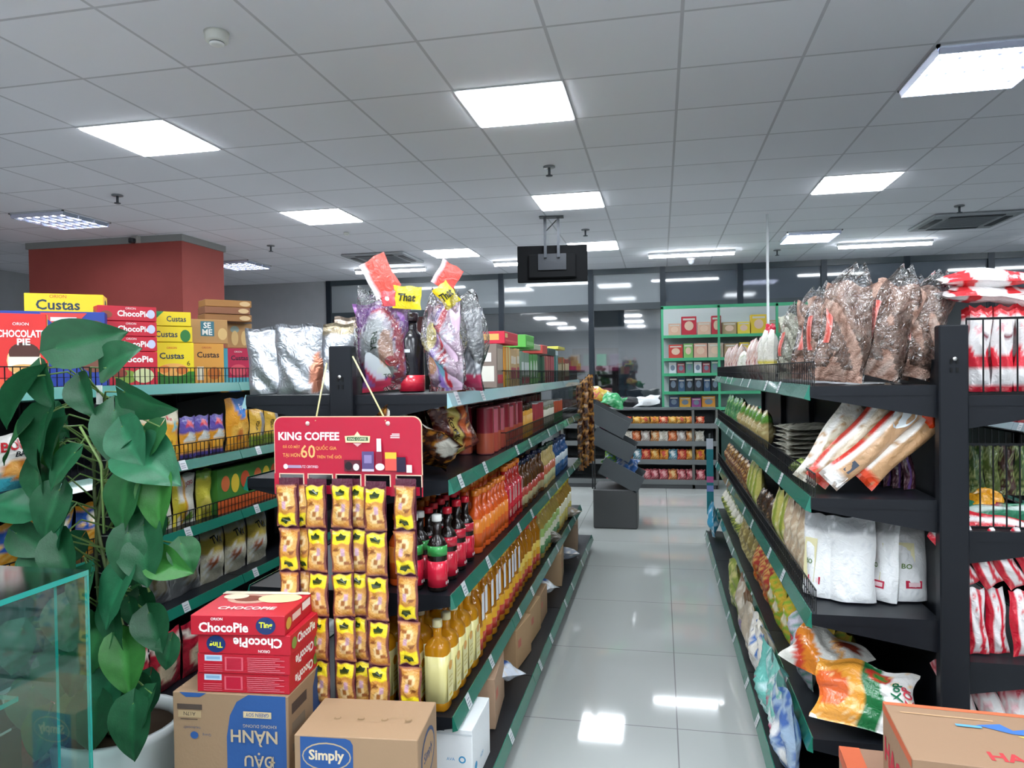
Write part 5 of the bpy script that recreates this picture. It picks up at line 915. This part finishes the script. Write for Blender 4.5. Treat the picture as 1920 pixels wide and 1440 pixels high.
def lp(px, py, Y, size, ang, dep=-.2, roll=0, k=None):
    """leaf whose stalk end is near that picture point at distance Y; ang = tip direction, degrees clockwise from right"""
    a = R_(ang); addleaf(atY(px, py, Y), size, (cos(a), dep, -sin(a)), roll, k)
for args in ((106, 652, 1.80, .20, -14, .25, .95, 1), (78, 690, 1.85, .14, 75, -.1, .5, 3), (70, 705, 1.82, .20, 130, -.1, .8, 3), (150, 715, 1.86, .13, 60, -.3, 0, 0), (200, 690, 1.85, .15, -25, -.2, .3, 3),
    (235, 735, 1.86, .18, 25, -.2, .8, 1), (90, 775, 1.85, .20, 100, -.25, .2, 0), (215, 770, 1.87, .20, 75, -.3, -.2, 4), (55, 790, 1.86, .17, 130, -.2, .3, 2), (118, 800, 1.84, .15, 105, -.35, .2, 0),
    (230, 800, 1.83, .15, 55, -.3, 0, 5), (300, 800, 1.86, .12, 120, -.2, 0, 2), (70, 860, 1.86, .16, 75, -.3, .3, 3), (140, 850, 1.82, .14, 130, -.35, 0, 4), (250, 850, 1.84, .20, 20, -.25, -.3, 6),
    (300, 895, 1.84, .17, 85, -.3, .1, 7), (110, 920, 1.84, .17, 105, -.3, .2, 1), (240, 900, 1.84, .17, 95, -.3, 0, 2), (60, 960, 1.84, .16, 200, -.2, .4, 5), (130, 960, 1.83, .13, 110, -.3, 0, 6),
    (270, 985, 1.84, .19, 80, -.3, 0, 3), (30, 1000, 1.84, .15, 20, -.2, .2, 4), (110, 1010, 1.82, .16, 60, -.3, 0, 0), (240, 1000, 1.82, .15, 80, -.3, 0, 1), (290, 1050, 1.84, .14, 10, -.2, 0, 7),
    (340, 1020, 1.86, .10, 60, -.2, 0, 2), (240, 1070, 1.82, .19, 115, -.3, 0, 5), (170, 1080, 1.84, .18, 95, -.2, 0, 6), (80, 1040, 1.84, .15, 100, -.2, 0, 3), (210, 1130, 1.82, .16, 80, -.3, 0, 4),
    (280, 1150, 1.84, .13, 60, -.3, 0, 0), (320, 1200, 1.84, .10, 100, -.2, 0, 1), (190, 1170, 1.83, .17, 105, -.3, 0, 2), (130, 1130, 1.84, .16, 80, -.3, 0, 3), (230, 1200, 1.82, .17, 70, -.3, 0, 7),
    (160, 1220, 1.83, .16, 110, -.3, 0, 4), (110, 1230, 1.84, .16, 80, -.2, 0, 5), (210, 1270, 1.82, .15, 100, -.3, 0, 6), (180, 1310, 1.80, .16, 90, -.3, 0, 0), (250, 1320, 1.78, .17, 85, -.3, 0, 1),
    (140, 1310, 1.83, .14, 60, -.3, 0, 2), (285, 1300, 1.80, .12, 110, -.3, 0, 3), (90, 1340, 1.84, .15, 100, -.3, 0, 7), (40, 1180, 1.86, .15, 100, -.3, 0, 5), (60, 1290, 1.86, .15, 80, -.3, 0, 6)):
    lp(*args)
for k in range(52):
    qx = rp.uniform(60, 300); qy = rp.uniform(760, 1330)
    if 135 < qx < 235 and qy < 1000: qx += 90 if qx > 185 else -70
    if k % 4 == 0: qx = rp.uniform(15, 150); qy = rp.uniform(1120, 1420)
    lp(qx, qy, rp.uniform(1.84, 2.0), rp.uniform(.07, .125), rp.uniform(40, 150), rp.uniform(-.4, 0))
V0 = Vector((px_, py_, 0))
for k in range(5):
    a = k*1.3; stm.tube([(.05*cos(a+.5*j), -.05*abs(sin(a+.5*j)), .31+.11*j) for j in range(10)], .006, '#7a8a5a', 'leaf', 6)
for A_, B_, D_ in (((215, 960), (260, 1040), (280, 1110)), ((200, 1100), (250, 1180), (240, 1230)), ((150, 800), (190, 870), (195, 1000))):
    stm.tube([atY(*q, 1.84)-V0 for q in (A_, B_, D_)], .004, '#7f9a5a', 'leaf', 6)
stm.obj('stem', t); MB().lathe([(.02, .285, '#2a1e14'), (.171, .288, '#2a1e14'), (.171, .292, '#33261a'), (.02, .30, '#33261a')], 20, 'matte').obj('soil', t)
# ================================================================ far end of the aisle
t = thing('snack_rack', 'low grey rack of wrapped breads across the far end of the aisle', 'rack', (-.02, 9.0, 0))
RL = [.10, .345, .57, .785]
for z in RL: MB().box(-1.2, .68, 0, .42, z-.025, z, '#5a5e60', 'metal').box(-1.2, .68, -.012, 0, z-.05, z+.01, '#767a7a', 'metal').obj('shelf', t)
for x in (-1.2, .40, .68): MB().box(x-.015, x+.015, .0, .42, 0, .95, '#6a6a66', 'metal').obj('upright', t)
MB().box(-1.2, .68, .425, .44, 0, .96, '#4a4e50', 'metal').obj('back_panel', t); MB().box(-1.2, .68, 0, .42, 0, .074, '#4e5052', 'metal').obj('plinth', t)
MB().box(-1.2, .68, .06, .42, .955, .975, '#63686a', 'metal').obj('top_board', t)
brc = [[('#d89a3a', '#e8c070'), ('#c8442a', '#e8b08a'), ('#e0a84a', '#c8642a'), ('#c9a04a', '#b8402a')], [('#c83a38', '#e8b0a0'), ('#dca03a', '#e8c890'), ('#d8b04a', '#c86a3a'), ('#c84a48', '#d8a090')], [('#d88a34', '#e8c070'), ('#c83a3a', '#e08a5a'), ('#5a9ab0', '#d8e0e0'), ('#e0a03a', '#c84a3a')], [('#e8e4d8', '#b8b0a0'), ('#d8884a', '#e0c8a0'), ('#b8a8a0', '#d8d4cc'), ('#d86a3a', '#e8a880')]]
lv = ['bottom', 'second', 'third', 'top']
for L_ in range(4):
    for k in range(11):
        c1, c2 = brc[(L_+1) % 4 if L_ else 3][(k*3+L_) % 4]
        if L_ == 0: c1, c2 = (('#b8505a', '#e0a0a0'), ('#d8784a', '#e8c080'))[k % 4 == 3]
        inst('br%s' % c1, lambda: bagmesh(.11, .13, .08, art(c1, ('n', 2, .4, c2), ('e', .5, .5, .25, .2, c2)), 220, wr=1.6, nu=8, nv=8).mesh('bag'), 'bread_bag', 'small wrapped bread on the %s shelf of the far rack, %s from the left' % (lv[L_], ORD[k]), 'bread', (-.62+.108*k, 9.03+.02*(k % 2), RL[L_]+.002), (R_(-15), 0, R_(rnd.uniform(-15, 15))), (1, 1, 1 if L_ < 3 else .7), 'breads on the %s shelf of the far rack' % lv[L_])
inst('wpb', lambda: bagmesh(.34, .16, .12, '#e2e6e6', 230, wr=3, nu=14, nv=10).mesh('bag'), 'plastic_bag', 'white plastic bag lying on top of the far rack', 'bag', (-.17, 9.2, .98), (R_(-50), R_(-8), 0))
inst('blb', lambda: bagmesh(.34, .15, .14, '#14161c', 231, wr=2, nu=14, nv=10).mesh('bag'), 'black_bag', 'black bag lying beside the white plastic bag on the far rack', 'bag', (-.42, 9.2, .98), (R_(-40), 0, 0))
t = thing('display_bin', 'grey slanted display bins stacked at the far end of the left shelving', 'display stand', (-.42, 6.63, 0))
MB().box(-.20, .20, 0, .5, 0, .36, '#4c4d4e', 'paper', .01).obj('base_box', t)
for k, (x, z) in enumerate(((.02, .42), (-.05, .70), (-.10, .92))):
    m_ = MB(); m_.box(-.2, .2, 0, .012, 0, .16, '#5a5f62', 'metal'); m_.box(-.2, .2, .48, .492, 0, .16, '#5a5f62', 'metal'); m_.box(-.2, .2, .012, .48, 0, .01, '#54585a', 'metal'); m_.box(.19, .2, .012, .48, .01, .12, '#6a7074', 'metal')
    m_.move(Matrix.Translation((x, 0, z)) @ Matrix.Rotation(R_(28), 4, 'Y')); m_.obj('tilted_tray', t)
for s_ in (-.21, -.19): MB().box(s_, s_+.012, .02, .04, .36, 1.1, '#3a3c3e', 'metal').obj('support_post', t)
for k, (x, y_, z, c1, c2, lb) in enumerate(((-.34, 6.80, .49, '#3a6ab0', '#c8d0e0', 'blue and white bag lying in the lowest grey bin'), (-.46, 6.9, .50, '#7aae3c', '#3a5a8a', 'green packet in the lowest grey bin'), (-.46, 6.85, 1.08, '#2f9a5a', '#8ad0a0', 'shiny green plastic bag on top of the grey bins'), (-.47, 6.8, .84, '#8a3a68', '#3a2a3a', 'purple packet in the middle grey bin'), (-.60, 6.9, 1.12, '#c8a83a', '#b83a3a', 'yellow and red bag above the green plastic bag'))):
    inst('bn%d' % k, lambda: bagmesh(.22, .16, .12, art(c1, ('n', 3, .4, c2)), 240+k, wr=3, nu=10, nv=10).mesh('bag'), 'plastic_bag', lb, 'bag', (x, y_, z), (R_(-45), R_(20), 0))
t = thing('banner_stand', 'narrow teal and white banner at the far end of the right shelving', 'banner', (.40, 6.30, 0))
MB().box(-.028, .028, 0, .012, .22, .86, '#1a7f8a', 'paper').prints([('r', 0, .42, 1, .5, '#c86aa0'), ('r', 0, .30, 1, .38, '#8a9ad8'), ('r', 0, .86, 1, 1, '#c8d0dc')], lambda u, v, e: (-.028+.056*u, -e, .22+.64*v), .056, .64).obj('banner', t)
MB().box(-.006, .006, .012, .024, 0, .9, '#6a7074', 'metal').box(-.03, .03, -.02, .06, 0, .01, '#6a7074', 'metal').obj('stand', t)
# green-framed display cabinet
t = thing('green_display_cabinet', 'tall green-framed display cabinet against the glazing at the far right', 'cabinet', (.03, 9.75, 0))
GL = [.95, 1.16, 1.40, 1.60, 1.90]; GC = '#3fa878'
for x in (0, .72, 1.44, 2.16): MB().box(x-.015, x+.015, 0, .03, 0, 2.28, GC, 'paper').obj('upright', t)
MB().box(-.015, 2.175, 0, .03, 2.25, 2.29, GC, 'paper').obj('top_rail', t); MB().box(0, 2.16, .40, .42, 0, 2.28, '#aab2b2', 'paper').obj('back_panel', t)
for z in GL: MB().box(0, 2.16, .0, .40, z-.02, z, '#9ad0c0', 'paper').box(0, 2.16, -.004, 0, z-.035, z+.004, GC, 'paper').obj('shelf', t)
MB().box(0, 2.16, .0, .40, 0, .9, '#3a5a52', 'paper').obj('lower_body', t)
gi = [(.95, [('#2a3a5a', .10, .13), ('#c9902a', .12, .12), ('#8a3a7a', .10, .11), ('#c8862a', .14, .13), ('#1f2a4a', .16, .16)]), (1.16, [('#1a1e2a', .09, .17), ('#2a4a6a', .07, .15), ('#14202a', .08, .16)]), (1.40, [('#c8ccd0', .08, .13), ('#9a3a4a', .08, .12), ('#5a8a7a', .08, .14)]), (1.60, [('#c0392e', .15, .16), ('#7ab060', .10, .20), ('#cfa08a', .14, .17), ('#c8b09a', .16, .18)]), (1.90, [('#cfa48c', .13, .14), ('#b82236', .16, .22), ('#d0a890', .14, .15), ('#b82236', .10, .22), ('#c8a88a', .15, .14)])]
for z, its in gi:
    x = .08; k = 0
    while x < (1.40 if z > 1.5 else .66):
        c1, w_, h = its[k % len(its)]; w_ *= 1.2; h *= 1.12
        if z > 1.5 and x > .74: c1 = ('#d8b82a', '#a8906a', '#e0c43a')[k % 3]
        tag(pbox(w_, .14, min(h, .19 if z < 1.9 else .25), c1, {'front': [('e', .5, .5, .3, .25, '#d8b8a0' if z > 1.5 else '#6a7a8a'), ('r', .1, .8, .9, .9, '#c8c4b8')]}).obj('gift_box' if z > 1.5 else 'cosmetic_box', None, (x+w_/2+.03, 9.86, z+.001)),
            'small box on the green cabinet, shelf %s, %s from the left' % (('lowest', 'second lowest', 'middle', 'second highest', 'highest')[GL.index(z)], ORD[k]), 'box', 'boxes on the green cabinet')
        x += w_+.012; k += 1
        if .70 < x < .76: x = .76
# beyond the glazing: a lit stall seen through the panes
t = thing('market_stall', 'dim stall with dark goods seen through the far glass doors', 'stall', (-1.0, 13.6, 0))
MB().box(-.9, .55, 0, .6, 0, .9, '#6a4a44', 'matte').obj('counter', t); MB().box(-.7, .3, .6, .7, 0, 1.9, '#57504e', 'matte').obj('back_board', t); MB().box(-.8, .3, .1, .6, 1.45, 1.55, '#7a2a48', 'matte').obj('upper_shelf', t)
for k, (x, z, c1) in enumerate(((-1.5, .9, '#8a3a3a'), (-1.25, .9, '#e6e6e6'), (-1.0, .9, '#b86a6a'), (-1.35, 1.55, '#3a5a4a'), (-1.1, 1.55, '#2f9a6a'), (-.85, 1.55, '#5a3a5a'), (-1.6, 1.55, '#8a6a4a'))):
    tag(pbox(.18, .2, .22, c1).obj('stall_goods', None, (x, 13.85 if z < 1 else 13.9, z+.002)), 'small %s item on the stall beyond the glass doors' % ('dark red', 'white', 'pink', 'dark green', 'bright green', 'purple', 'brown')[k], 'goods')
m_ = MB().box(-3, 3, 12.6, 12.75, 3.03, 3.045, '#ffffff'); m_.m = ['tube_light']*6; tag(m_.obj('corridor_lamp'), 'long fill lamp added out of view to light the corridor beyond the glazing', 'ceiling light')  # unseen lamp added to brighten the space behind the glass
for x, y_ in ((-1.9, 12.3), (-2.3, 12.9)):  # small lamps added as extra light behind the glass
    m_ = MB().lathe([(.06, 3.02, '#ffffff'), (.06, 3.035, '#ffffff')], 12, cx=x, cy=y_); m_.m = ['fill_spot_light']*len(m_.m); tag(m_.obj('downlight'), 'small round fill lamp added beyond the glazing, the %s one' % ('nearer' if y_ < 12.5 else 'farther'), 'ceiling light')
